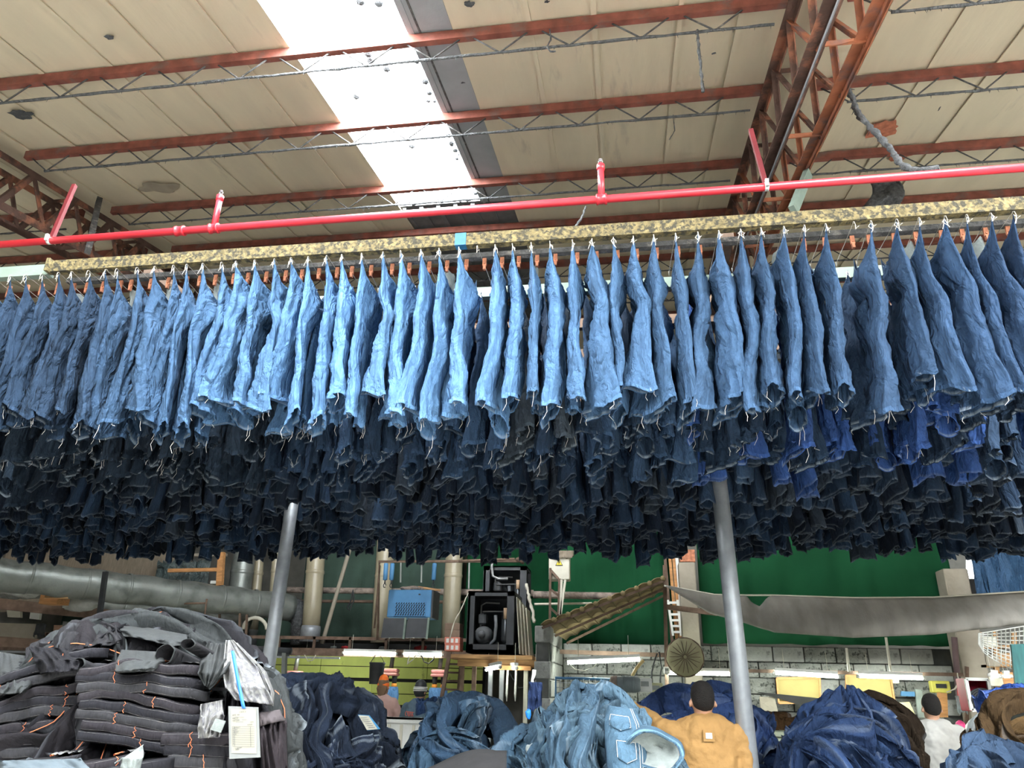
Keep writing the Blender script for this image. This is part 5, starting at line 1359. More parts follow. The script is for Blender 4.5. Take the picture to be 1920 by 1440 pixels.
# brown heap in a clear wrap at the right edge
H_b3, _ = make_heap(1912, 1324, 6.2, 0, .24, radians(66), .8, .9, [(.20,.12,.05), (.15,.09,.04), (.24,.15,.07)], 'brown wrapped bundle', 11, 129, 30, 50, noun='brown garment')
Hs = Heap(H_b3.top + np.array([-.02, .10, .05]), H_b3.h, .26, radians(70), .85, .9, 5, .04)
aa = np.linspace(-1, 1, 41); A, B = np.meshgrid(aa, aa); kk_ = np.maximum(np.abs(A), np.abs(B)) / (np.hypot(A, B) + 1e-9) * .8
Pw = Hs.pos(A * kk_, np.maximum(B * kk_, -.02 + .1 * A), .06 + .03 * noise3(A * 6, B * 6, 2)).reshape(-1, 3)
to_obj('wrap_sheet', Pw, gridfaces(40, 40), np.zeros(len(Pw)), mat('milky_wrap', (.50,.55,.55), .3, var=.15, spec=.6), (1,1,1), 'milky wrapping sheet folded back over the brown bundle at the right edge', 'sheet')
c_ = W(1905, 1318, 6.9); Hk = Heap((c_.x, c_.y, c_.z), c_.z, .3, radians(40), 1, 1, 6); P, Fc, e = garment(Hk, -.12, -.1, .2, .8, .16, .02, 77, 30, 60)
to_obj('jeans', P, Fc, e, M_denim, (.03,.07,.26), 'bright blue crumpled jeans lying behind the brown bundle at the right edge', 'jeans')

# signature pairs on the light blue pile: an open waist with its pale lining, back pockets, stitching
def surf(H, px, py, off=.0):
    """walk out along the view ray until the heap surface is met"""
    d = (CR @ Vector(((px - 960) / F, -(py - 720) / F, -1)))
    best = None
    for L in np.linspace(.02, H.S[-1] * .95, 70):
        for th in np.linspace(-pi, 0, 60):
            p = H.pos(np.array(L * cos(th)), np.array(L * sin(th)), np.array(off))
            v = Vector(p) - CAMLOC; c = CR.transposed() @ v; x = 960 + F * c.x / -c.z; y = 720 - F * c.y / -c.z
            k = (x - px) ** 2 + (y - py) ** 2
            if best is None or k < best[0]: best = (k, L * cos(th), L * sin(th), Vector(p))
    return best
kb = surf(H_lb, 1230, 1400)
a0, b0 = kb[1], kb[2]
ow = empty('open_waist_jeans', kb[3], 'light blue jeans with a wide open waist showing pale lining, right of the front pile', 'jeans')
ctr = W(1226,1408,3.42)
def ring(k, rad, dy, fl):
    n = 40; out = []
    for i in range(n):
        a = 2*pi*i/n; r = rad * (1 + .10 * float(noise3(cos(a)*1.5 + k, sin(a)*1.5, 2)) + .03 * sin(a * 5 + k))
        out.append((ctr.x + 1.25 * r * cos(a), ctr.y + dy + .02 * sin(2*a), ctr.z + .78 * r * sin(a) * fl + .25 * r * cos(a) * -.6))
    return out
def loft(rings, m, name, parent, color=None, close=False, **kw):
    mb = MB(); n = len(rings[0]); vs = [v for rg in rings for v in rg]
    fs = [(i*n + k, i*n + (k+1) % n, (i+1)*n + (k+1) % n, (i+1)*n + k) for i in range(len(rings) - 1) for k in range(n)]
    if close: fs.append(tuple((len(rings)-1)*n + k for k in range(n)))
    mb._add(vs, fs, True); return mb.build(name, m, parent, color=color, **kw)
loft([ring(0,0.0798,.0,1), ring(0,0.0874,-.005,1), ring(0,0.0927,.02,1), ring(0,0.0988,.09,1), ring(0,0.1064,.2,1)], M_denim, 'hip', ow, (.042,.078,.115))
loft([ring(0,0.0798,.0,1), ring(0,0.0927,-.008,1), ring(0,0.0958,.03,1)], M_hem, 'waistband', ow, (.065,.12,.17))
loft([ring(0,0.0790,.002,1), ring(1,0.0722,.03,1), ring(2,0.0532,.06,1), ring(3,0.0304,.08,.8)], M_lining, 'lining', ow, close=True)
pk_ = empty('pocketed_jeans', W(1180,1400,3.5), 'light blue jeans with square stitched back pockets facing out on the front pile', 'jeans')
def side_(c, v): 
    t_ = v * (len(c) - 1); i = min(int(t_), len(c) - 2); return [c[i][k] + (c[i+1][k] - c[i][k]) * (t_ - i) for k in range(3)]
PL = [(1140,1322,3.62),(1132,1350,3.50),(1134,1400,3.42),(1140,1470,3.36)]; PR = [(1192,1330,3.66),(1208,1360,3.54),(1216,1410,3.46),(1218,1475,3.40)]
def pj(u, v, o=0.0):
    a, b = side_(PL, v), side_(PR, v); x, y, Y = [a[k] + (b[k] - a[k]) * u for k in range(3)]
    return W(x, y, Y - .035 * sin(pi * u) - o + .012 * float(noise3(u * 3, v * 4, 9)) + (.08 * (abs(u - .5) * 2) ** 4))
MB().grid(pj, 30, 34, .004).build('seat', M_heapd, pk_, color=(.042,.080,.118))
for (u0, u1, v0, v1) in ((.14,.66,.18,.44), (.28,.72,.56,.80)):
    def pp(u, v): return pj(u0 + (u1 - u0) * u, v0 + (v1 - v0) * (v * (1 - .18 * (abs(u - .5) * 2))) , .008)
    MB().grid(pp, 10, 10, .003).build('back_pocket', M_heapd, pk_, color=(.046,.088,.13))
    MB().tube([pp(t_, .04) + Vector((0, -.003, 0)) for t_ in (0, .25, .5, .75, 1)], 0.0009, 4, False).tube([pp(1, t_) + Vector((0, -.003, 0)) for t_ in (.05, .3, .6, .95)] + [pp(.5, .98)] + [pp(0, t_) for t_ in (.95, .6, .3, .05)], 0.0009, 4, False).build('pocket_stitching', M_thread, pk_)
for u_ in (.80, .86): MB().tube([pj(u_, k / 24, .004) for k in range(25)], 0.0009, 4, False).build('side_seam', M_thread, pk_)

# clipboards with job sheets
def card(pts, lab, m, name='job_sheet', cat='card', th=.004, parent=None): return quadbox(pts, th, m, name, parent, label=lab, cat=cat)
M_paper = mat('cream_paper', (.25,.245,.20), .8, var=.04, bump=0); M_ink = mat('ink', (.10,.10,.11), .8, bump=0)
kb = surf(H_nav, 690, 1355); yb = kb[3].y - .14
cb_ = empty('clipboard', W(690,1370,yb), 'white job sheet on a blue-cornered board lying on the navy pile', 'clipboard')
quadbox([W(671,1340,yb), W(692,1341,yb), W(713,1367,yb), W(689,1370,yb)], .006, M_bluepaint, 'board', cb_)
quadbox([W(672,1341,yb-.004), W(691,1342,yb-.004), W(708,1367,yb-.004), W(688,1369,yb-.004)], .002, M_paper, 'paper', cb_)
m = MB()
for k in range(6):
    t0 = W(676 + k*3, 1346 + k*3.6, yb-.006); t1 = W(688 + k*3, 1345.4 + k*3.6, yb-.006); m.beam(t0, t1, .001, .0022)
m.build('print', M_ink, cb_, kind='stuff')
# dark blanket at the bottom edge
def blanket(u, v):
    x = 800 + 150 * u; t = 1440 - 36 * sin(min(1, u * 1.15) * pi * .62) ** 1.2; y = t + (1520 - t) * v
    return W(x, y, 3.6 - .5 * v + .02 * float(noise3(u * 4, v * 3, 1)))
MB().grid(blanket, 30, 12, .02).build('dark_blanket', mat('charcoal_felt', (.013,.013,.014), .95, var=.15, scale=20), label='plain charcoal blanket edge at the bottom between the centre and light blue piles', cat='blanket')
# carts that hold the piles (mostly out of view) and the pale tub
for (px, py, Y, w, d, z, lab) in ((762,1318,9.0,1.1,.7,1.5,'pale ribbed plastic tub standing behind the navy pile'),):
    c = W(px, py, Y)
    t = empty('plastic_tub', (c.x, c.y, 0), lab, 'tub')
    zt2 = W(760,1347,Y).z
    MB().box((c.x, Y, zt2/2), (w, d, zt2), bev=.03).build('body', M_white, t); MB().box((c.x, Y, zt2 - .02), (w + .06, d + .06, .04), bev=.01).build('rim', M_white, t)
    for k in range(8): MB().box((c.x - w*.44 + k * w*.125, Y - d/2 - .01, zt2/2), (.03, .02, zt2 - .1)).build('rib', M_cream, t)
    kx = W(812,1345,Y + .1); Hk = Heap((kx.x - .1, Y + .1, zt2 + .10), .3, .25, radians(25), 1, 1, 8); P, Fc, e = garment(Hk, -.1, -.05, .1, .35, .10, .0, 88, 24, 40)
    to_obj('jeans', P, Fc, e, M_denim, (.03,.06,.14), 'navy jeans lying across the pale tub behind the navy pile', 'jeans')
c = W(1442,1390,8.4); tb2 = empty('plastic_tub', (c.x, c.y, 0), 'pale green tub holding the rust brown heap', 'tub'); zt2 = W(1442,1375,8.4).z
MB().box((c.x, 8.6, zt2/2), (1.0, .7, zt2), bev=.04).build('body', mat('pale_green_tub', (.42,.47,.34), .6), tb2); MB().box((c.x, 8.6, zt2), (1.06, .76, .05), bev=.01).build('rim', MATS['pale_green_tub'], tb2)
MB().tube([W(1402,1331,7.0), W(1464,1428,6.2), W(1480,1452,6.1)], .013, 8).build('wooden_stick', M_wood, label='long brown stick leaning in front of the pale green tub', cat='stick')
# navy garment and net bag hanging beside the platform
curtain(W(991,1300,5.0).x, W(1016,1300,5.0).x, W(1000,1330,5.0).z, W(1000,1279,5.0).z, 5.0, M_denim, 'navy garment hanging above the left edge of the light blue pile', 'hanging_garment', 3, .07, 14, 14, 12, .03, cat='garment').color = (.02,.035,.09,1)
c = W(991,1338,4.9); blobby(c, .022, 5, .8, .7, 1.2).build('blue_pouch', mat('bright_blue_plastic', (.02,.20,.75), .4), label='small bright blue pouch at the left of the light blue pile', cat='pouch')
c = W(1003,1262,5.1); rope('plastic_strands', [W(1002,1255,5.05), W(998,1275,5.05), W(1000,1300,5.05), W(1005,1322,5.05)], .012, 'pale torn plastic strands hanging beside the navy garment', 'plastic', M_white, 41)

# ------------------------------------------------------------------ the dark raw denim stack at the left
M_raw = denim('raw_denim', fleck=.12, crease=.03); M_rawin = mat('grey_denim_inside', (.024,.027,.028), .9, var=.2, scale=8, bump=.15, bscale=60)
M_print = mat('printed_lining', (.15,.15,.145), .9, var=.05, scale=8, bump=.3, bscale=25, col2=(.10,.10,.11), patch=(55,.50,.545))
M_ost = mat('orange_stitching', (.52,.16,.07), .8, var=.15, bump=0)
RAW = [(.011,.010,.012), (.008,.008,.010), (.015,.015,.017), (.024,.027,.028)]
Hd = Heap(W(278,1180,3.1) + Vector((0,.1,-.10)), 1.7, .42, radians(72), 1.05, .9, 3, .05)
heap_core(Hd, (.006,.006,.007), 'packed dark denim showing between the garments of the dark stack', M_raw)
r = random.Random(77); dk_ = []
for i in range(20):
    f = i / 19
    s0 = (1 - f) * .75 * r.uniform(.8, 1) + .02; th = -pi/2 + r.uniform(-1.5, 1.5); ang = th + r.gauss(0, .8)
    P, Fc, e = garment(Hd, s0*cos(th) - .3*cos(ang)*(f > .6), s0*sin(th) - .3*sin(ang)*(f > .6), ang, r.uniform(.6, .95), .15*r.uniform(.8,1.3), .01 + .05*f*r.uniform(.5,1.3), 700 + i, 44, 84, 1.1)
    c = RAW[r.randrange(4)]; cx = P[:,0].mean() - Hd.top[0]
    side = 'left' if cx < -.15 else 'right' if cx > .15 else 'middle'
    lev = 'top' if P[:,2].mean() > Hd.top[2] - .2 else 'slope'
    tone = 'grey' if c[0] > .05 else 'charcoal' if c[0] > .035 else 'black'
    o = to_obj('jeans', P, Fc, e * .7, M_raw, c, None, 'jeans', 'crumpled raw jeans on the dark stack'); dk_.append((P[:,2].mean(), f'{side} {lev}', o, tone))
    # orange inner seam as a thread along the leg
    idx = [(j * 45 + 11 + (i % 3) * 10) for j in range(24, 80, 3)]
    MB().tube([Vector(P[k]) + Vector((0, -.006, .003)) for k in idx], .0018, 5, False).build('seam_stitching', M_ost, o)
cn_ = {}
for z, key, o, tone in sorted(dk_, key=lambda q: -q[0]):
    cn_[key] = cn_.get(key, 0) + 1; k = cn_[key]
    o['label'] = f"{'' if k == 1 else ordinal(k) + ' '}highest crumpled {tone} raw jeans at the {key} of the dark stack"
def folded(c, w, d, h, rot, seed, color, wav, label, lin=True, tilt=0.0, yaw=0.0, curl=1.0):
    """a pair folded to a flat slab; the waistband runs across its front as a standing band"""
    base = Vector(c); t = empty('folded_jeans', base, label, 'jeans', 'folded raw jeans in the dark stack')
    sd = seed * 1.7; nx = 46
    def S(x):      # the wave the whole slab follows
        return wav * (.7 * sin(x * 7.5 + seed * .35) + .5 * float(noise3(x * 4 + sd, .5, sd))) + tilt * x + .35 * wav * float(noise3(x * 11, 2.2, sd))
    ca, sa = cos(yaw), sin(yaw)
    def Wd(x, y, z): return base + Vector((x*ca - y*sa, x*sa + y*ca, z + S(x)))
    hh = h * .5
    # body: section goes round the front edge and back, open folds at the right
    def body(u, v):
        x = (u - .5) * w * (1 + .02 * sin(v * 9)); a = v
        if a < .38: y, z = d * (1 - a / .38), hh * (.9 + .25 * float(noise3(u * 5 + sd, 1, a * 3)))
        elif a < .62:
            k = (a - .38) / .24 * pi; y, z = -.020 * sin(k), hh * cos(k) * (1 + .12 * float(noise3(u * 6, sd, 1)))
        else: y, z = d * (a - .62) / .38, -hh
        y += .012 * float(noise3(u * 7 + sd, 3.3, a * 2)) + .03 * abs(u - .5) ** 3 * 8
        return Wd(x, y, z)
    MB().grid(body, nx, 22).build('body', M_raw, t, color=color)
    # standing waistband with its rounded bend at the right end
    def band(u, v):
        L = w + .16; s = u * L
        if s < w - .03: x, y = s - w/2, -.026
        else:
            k = min((s - (w - .03)) / .05, pi); x, y = w/2 - .03 + .05 * sin(k), -.026 + .05 * (1 - cos(k)) * .9
            if k >= pi: x -= (s - (w - .03)) - .05 * pi
        bul = .006 * sin(v * pi)
        return Wd(x, y - bul + .006 * float(noise3(u * 8, sd, 1)), (v - .5) * h * .86)
    bd = MB().grid(band, 52, 6, .003).build('waistband', M_raw, t, color=tuple(k * 1.6 for k in color))
    for v in (.1, .9): MB().tube([Vector(band(k / 40, v)) + Vector((0, -.003, 0)) for k in range(41)], 0.0007, 4, False).build('stitching', M_steel_dark, t)
    q = random.Random(seed); x = q.uniform(-.3, .3) * w
    tk = MB().tube([Wd(x + q.uniform(-.006,.006), -.036, hh * (1 - k / 3)) for k in range(7)], .0012, 4, False); tk.build('tack_thread', M_ost, t)
    if lin:
        def li(u, v):
            x = (u * .42 + .10) * w; y = .03 + v * d * .8
            return Wd(x, y, hh * 1.12 + .012 * float(noise3(u * 6 + sd, v * 4, 1)) + .006)
        MB().grid(li, 14, 10).build('printed_pocket', M_print, t, label='white pocket cloth with black line print')
        MB().tube([Wd(w * (.14 + .03 * sin(k)), .02 + k * .03, hh * 1.35) for k in range(9)], .0035, 5, False).build('overlock_seam', M_ost, t)
    return t
YS = 2.62
NL = ['topmost','second','third','fourth','fifth','sixth','seventh','eighth','ninth','tenth']
for k in range(8):
    c = W(262 - (k % 2) * 5 + k * 1.0, 1262 + k * 18.5, YS)
    folded(c, .42 + .012 * (k % 3), .3, .036, 0, k + 3, RAW[k % 3], .036 - .0026 * k, f'folded raw denim jeans, {NL[k]} from the top of the neat centre stack', k < 2, -.03, .05)
for k in range(8):
    c = W(55 + k * 3, 1270 + k * 20, YS + .05)
    folded(c, .46, .3, .038, 0, k + 20, RAW[(k + 1) % 3], .036, f'folded raw denim jeans, {NL[k]} from the top of the curving left stack', k in (0, 1, 3), .30 - .02 * k, .25)
for k in range(3):
    c = W(372 + k * 6, 1388 + k * 20, YS - .05)
    folded(c, .24, .26, .045, 0, k + 40, RAW[k % 3], .006, f'folded raw jeans, {NL[k]} from the top of the short stack beside the tag', k < 2, .02, -.1)
for k in range(4):
    c = W(70 + k * 60, 1432 + (k % 2) * 10, YS - .12)
    folded(c, .2, .25, .04, 0, k + 50, RAW[(k + 2) % 4], .012, f"folded raw denim jeans at the very bottom, {NL[k]} from the left edge" if k else 'folded raw denim jeans in the bottom left corner', k % 2 == 0, .1, .3)
# sheets of lining and denim draped at the right end of the stack, the tag with its ribbon
def drape(ctrl, m, name, lab, seed, fold=.02, nu=26, nv=30, color=None, cat='garment', parent=None, Yb=0.0):
    """ctrl: left and right outline as (px, py, Y) from top to bottom"""
    Lc, Rc = ctrl
    def fn(u, v):
        def ip(c):
            t_ = v * (len(c) - 1); i = min(int(t_), len(c) - 2); f = t_ - i; f = f * f * (3 - 2 * f) * .5 + f * .5; return [c[i][k] + (c[i+1][k] - c[i][k]) * f for k in range(3)]
        a, b = ip(Lc), ip(Rc); x, y, Y = [a[k] + (b[k] - a[k]) * u for k in range(3)]
        f_ = float(noise3(u * 4.5 + seed, v * 1.6, seed)); g_ = float(noise3(u * 9, v * 5, seed))
        return W(x, y, Y - fold * (1 - abs(f_) * 3) - fold * .35 * g_ - .05 * sin(u * pi) * sin(v * pi * .7))
    return MB().grid(fn, nu, nv, .003).build(name, m, parent, label=lab, cat=cat, color=color)
drape([[(425,1200,2.75),(418,1255,2.6),(424,1290,2.55),(440,1312,2.52)], [(436,1200,2.78),(480,1250,2.68),(500,1290,2.62),(512,1322,2.6)]], M_print, 'printed_lining', 'white lining with black line print draped over the right shoulder of the dark stack', 3, .035)
drape([[(440,1206,2.8),(478,1245,2.75),(500,1290,2.72),(506,1322,2.7)], [(446,1206,2.85),(500,1260,2.8),(515,1300,2.78),(513,1325,2.76)]], M_print, 'printed_lining', 'white printed lining strip hanging at the far right of the dark stack', 4, .02)
drape([[(378,1320,2.55),(374,1345,2.5),(370,1365,2.5),(372,1385,2.5)], [(418,1312,2.55),(420,1340,2.5),(415,1365,2.5),(410,1382,2.5)]], M_print, 'printed_lining', 'white printed pocket lining bulging left of the hanging tag', 5, .03)
drape([[(228,1218,2.72),(218,1240,2.6),(216,1258,2.56),(220,1262,2.56)], [(300,1222,2.74),(310,1240,2.62),(296,1252,2.58),(290,1258,2.58)]], M_rawin, 'draped_jeans', 'grey denim leg end with double stitching above the centre stack', 6, .02)
drape([[(390,1205,2.8),(375,1240,2.66),(372,1262,2.6),(385,1285,2.58)], [(436,1208,2.8),(440,1235,2.66),(425,1262,2.6),(392,1292,2.58)]], M_rawin, 'draped_jeans', 'smooth dark grey denim leg draped at the upper right of the dark stack', 7, .035)
drape([[(0,1222,2.9),(0,1260,2.75),(0,1290,2.65),(0,1300,2.6)], [(62,1232,2.9),(70,1262,2.75),(60,1285,2.65),(45,1300,2.6)]], M_rawin, 'draped_jeans', 'smooth grey denim leg at the left edge of the dark stack', 8, .03)
drape([[(150,1170,3.0),(148,1195,2.9),(143,1215,2.82),(145,1222,2.8)], [(215,1160,3.0),(218,1185,2.88),(228,1200,2.8),(225,1206,2.8)]], M_raw, 'draped_jeans', 'dark denim panel with a sharp fold at the peak of the dark stack', 9, .045, color=RAW[2])
drape([[(220,1166,3.0),(225,1180,2.9),(232,1192,2.85)], [(352,1190,2.95),(350,1205,2.85),(330,1212,2.8)]], M_rawin, 'draped_jeans', 'long grey denim leg lying across the top of the dark stack', 10, .03)
drape([[(55,1212,2.75),(62,1235,2.66),(75,1262,2.6)], [(135,1216,2.75),(150,1238,2.66),(145,1258,2.62)]], M_raw, 'draped_jeans', 'dark open waist panel rising above the left curving stack', 11, .04, color=RAW[1])
drape([[(500,1338,2.62),(485,1345,2.58),(487,1365,2.56),(492,1440,2.55),(495,1500,2.55)], [(525,1332,2.7),(538,1352,2.66),(538,1380,2.66),(540,1440,2.66),(545,1500,2.66)]], M_raw, 'draped_jeans', 'dark denim with a purplish band hanging right of the tag', 12, .05, color=(.022,.018,.021))
drape([[(487,1336,2.56),(485,1346,2.55),(486,1362,2.54)], [(525,1330,2.62),(530,1342,2.6),(536,1350,2.6)]], mat('mauve_band', (.05,.042,.045), .9), 'draped_jeans', 'greyish mauve waistband lying just right of the tag', 13, .01, 12, 8)
drape([[(425,1300,2.66),(420,1345,2.6),(418,1400,2.58),(420,1460,2.55)], [(500,1300,2.66),(505,1345,2.62),(500,1400,2.6),(500,1460,2.58)]], M_raw, 'draped_jeans', 'black denim hanging behind the tag', 14, .05, color=RAW[1])
drape([[(215,1432,2.42),(230,1420,2.4),(225,1440,2.4)], [(268,1396,2.42),(268,1420,2.4),(262,1450,2.4)]], M_lining, 'white_flap', 'plain white cloth corner at the bottom of the dark stack', 15, .02, 12, 12)
drape([[(0,1426,2.4),(0,1440,2.38),(0,1470,2.36)], [(150,1422,2.42),(170,1442,2.38),(180,1470,2.36)]], mat('pale_blue_grey_denim', (.07,.09,.105), .9, var=.2), 'pale_leg', 'pale blue grey denim leg along the bottom left edge', 16, .03, 20, 10)
# crumpled open cuffs on the crest
for i, (px, py, r_, ry) in enumerate(((310,1226,.034,.9), (148,1244,.022,.8), (352,1207,.026,.6))):
    c = W(px, py, 2.62); t = empty('open_cuff', c, f'dark open trouser cuff on the dark stack, {NL[i] if i else "largest"} counting from the largest', 'cuff')
    rg = []
    for (k, q_) in ((0, .0), (1, .03), (2, .10), (3, .2)):
        rr_ = r_ * (1 + .25 * k * .5); row_ = []
        for j in range(26):
            a = 2*pi*j/26; nn = 1 + .16 * float(noise3(cos(a)*1.6 + i, sin(a)*1.6, k * .3))
            row_.append(c + Vector((rr_*nn*cos(a) + q_*.3, q_, rr_*nn*sin(a)*ry - q_*.35)))
        rg.append(row_)
    loft(rg, M_raw, 'cuff_tube', t, RAW[2]); loft([[p_ + Vector((0,-.003,0)) for p_ in rg[0]], [c + (p_ - c) * 1.07 + Vector((0,-.003,0)) for p_ in rg[0]], [c + (p_ - c) * 1.08 + Vector((0,.006,0)) for p_ in rg[0]]], M_rawin, 'cuff_edge', t)
# hanging tag
YT = 2.36
tg = empty('job_tag', W(459,1425,YT), 'clear-sleeved job card hanging on a blue ribbon from the dark stack', 'tag')
quadbox([W(428,1324,YT), W(484,1326,YT), W(488,1420,YT), W(430,1423,YT)], .003, mat('clear_sleeve', (.17,.18,.18), .3, var=.05, spec=.7, bump=0), 'sleeve', tg)
TL, TR_, BR_, BL_ = W(433,1329,YT-.002), W(480,1330,YT-.002), W(481,1413,YT-.002), W(434,1412,YT-.002)
quadbox([TL, TR_, BR_, BL_], .001, M_paper, 'paper', tg)
def tp_(u, v, o=.0015): return (TL.lerp(TR_, u)).lerp(BL_.lerp(BR_, u), v) + Vector((0, -o, 0))
m = MB()
for k in range(10): m.beam(tp_(.06, .40 + k * .050), tp_(.94, .40 + k * .050), .0004, .0007)
for u in (.06, .14, .78): m.beam(tp_(u, .40), tp_(u, .85), .0004, .0006)
for (u0, u1, v) in ((.16,.52,.19), (.16,.34,.245), (.44,.62,.245), (.2,.5,.295)): m.beam(tp_(u0, v), tp_(u1, v), .0004, .0008)
m.build('ruled_lines', M_ink, tg, kind='stuff')
def text(s_, u, v, size, parent, name='lettering', m=M_ink):
    cu = bpy.data.curves.new(name, 'FONT'); cu.body = s_; cu.size = size; cu.extrude = .0001; cu.materials.append(m)
    tmp = bpy.data.objects.new(name + '_tmp', cu); me_ = bpy.data.meshes.new_from_object(tmp); bpy.data.objects.remove(tmp)
    me_.materials.clear(); me_.materials.append(m); o = bpy.data.objects.new(name, me_); COL.objects.link(o); xa = (TR_ - TL).normalized(); za = (TL - BL_).normalized(); ya = za.cross(xa)
    Rm = Matrix((xa, za, xa.cross(za))).transposed()
    o.matrix_basis = Matrix.Translation(tp_(u, v, .002) - parent.location) @ Rm.to_4x4(); o.parent = parent
    return o
for (s_, u, v, z_) in (('工序卡 流程', .32,.09,.0055), ('款号: M8016-R105', .06,.165,.0058), ('数量 125   颜色 黑', .06,.235,.0050), ('尺码: R5806', .06,.290,.0050), ('12/10', .76,.31,.0050), ('8月05日', .66,.37,.0046),
                     ('1 ISS BLACK/STTT-05', .08,.445,.0046), ('2 150.4', .08,.495,.0046), ('3 REACT', .08,.545,.0046), ('4 150', .08,.595,.0046), ('5', .08,.645,.0044), ('6', .08,.695,.0044), ('7', .08,.745,.0044), ('8', .08,.795,.0044),
                     ('注: 请按流程作业, 完成后签字确认', .14,.90,.0036), ('下一工序签收人.', .05,.94,.0036)): text(s_, u, v, z_, tg)
def rib(u, v):
    p0, p1 = W(436,1220,YT + .10), W(457,1328,YT - .006); c = p0.lerp(p1, v)
    return c + Vector(((u - .5) * .012, -.002 * sin(v * 3), 0))
MB().grid(rib, 2, 12, .001).build('ribbon', mat('blue_ribbon', (.015,.11,.48), .5, bump=0), tg)
# small white care label
quadbox([W(404,1347,2.42), W(423,1352,2.42), W(414,1374,2.42), W(394,1368,2.42)], .002, M_lining, 'care_label', label='small white printed care label left of the hanging tag', cat='label')
# ------------------------------------------------------------------ people
def blob(name, prims, m, parent, voxel=.010, smooth=6, color=None, noise_amp=0, label=None, seed=0):
    """one continuous skin over tapered capsules: each prim = (p0, p1, r0, r1[, (sx, sy)])"""
    vs = []; fs = []
    for pr in prims:
        p0, p1, r0, r1 = Vector(pr[0]), Vector(pr[1]), pr[2], pr[3]; fl = pr[4] if len(pr) > 4 else (1, 1)
        d = p1 - p0; L = d.length; z = d.normalized() if L > 1e-6 else Vector((0,0,1))
        ref = pr[5] if len(pr) > 5 else Vector((1,0,0)); x = (ref - z * ref.dot(z)); x = x.normalized() if x.length > 1e-3 else Vector((0,1,0)); y = z.cross(x)
        n = 16; rings = []
        prof = [(-r0 * sin(a), r0 * cos(a)) for a in (1.35, .9, .45)] + [(0, r0), (L * .5, (r0 + r1) / 2), (L, r1)] + [(L + r1 * sin(a), r1 * cos(a)) for a in (.45, .9, 1.35)]
        b = len(vs)
        for (h, r_) in prof:
            for k in range(n):
                a = 2*pi*k/n; vs.append(p0 + z * h + x * (cos(a) * r_ * fl[0]) + y * (sin(a) * r_ * fl[1]))
        for i in range(len(prof) - 1):
            for k in range(n): fs.append((b + i*n + k, b + i*n + (k+1) % n, b + (i+1)*n + (k+1) % n, b + (i+1)*n + k))
        fs.append(tuple(b + k for k in range(n - 1, -1, -1))); fs.append(tuple(b + (len(prof)-1)*n + k for k in range(n)))
    base = parent.location
    me = bpy.data.meshes.new(name); me.from_pydata([tuple(v - base) for v in vs], [], fs); me.materials.append(m)
    o = put(name, me, (0,0,0), parent, color=color)
    rm = o.modifiers.new('r', 'REMESH'); rm.mode = 'VOXEL'; rm.voxel_size = voxel; rm.use_smooth_shade = True
    sm = o.modifiers.new('s', 'SMOOTH'); sm.factor = .5; sm.iterations = smooth
    if noise_amp:
        tx = bpy.data.textures.new(name + '_folds', 'CLOUDS'); tx.noise_scale = .085; tx.noise_depth = 2
        dm = o.modifiers.new('d', 'DISPLACE'); dm.texture = tx; dm.strength = noise_amp; dm.mid_level = .5; dm.texture_coords = 'LOCAL'
    return props(o, label)
def frame(base, yaw):
    R = Matrix.Rotation(yaw, 3, 'Z'); b = Vector(base)
    return lambda x, y, z: b + R @ Vector((x, y, z))
def fingers(w, d, side, s=1.0, curl=.5):
    """palm and five fingers beyond the wrist w, pointing along d; side = thumb direction"""
    d = Vector(d).normalized(); sd = (Vector(side) - d * Vector(side).dot(d)).normalized(); n = d.cross(sd)
    pm = w + d * .085 * s; out = [(w, pm, .028 * s, .032 * s, (1.15, .55), sd)]
    for k, (o_, l) in enumerate(((.030,.072), (.010,.080), (-.010,.074), (-.029,.058))):
        a = pm + sd * o_ * s + d * .005; b = a + (d * cos(curl*.6) + n * sin(curl*.6)) * l * .5 * s; c = b + (d * cos(curl*1.5) + n * sin(curl*1.5)) * l * .5 * s
        out += [(a - d * .03 * s, b, .0098 * s, .009 * s), (b, c, .009 * s, .0078 * s)]
    a = w + d * .025 * s + sd * .025 * s; b = a + (sd * .8 + d * .7).normalized() * .038 * s; c = b + (sd * .3 + d).normalized() * .03 * s
    out += [(a, b, .014 * s, .011 * s), (b, c, .011 * s, .009 * s)]
    return out
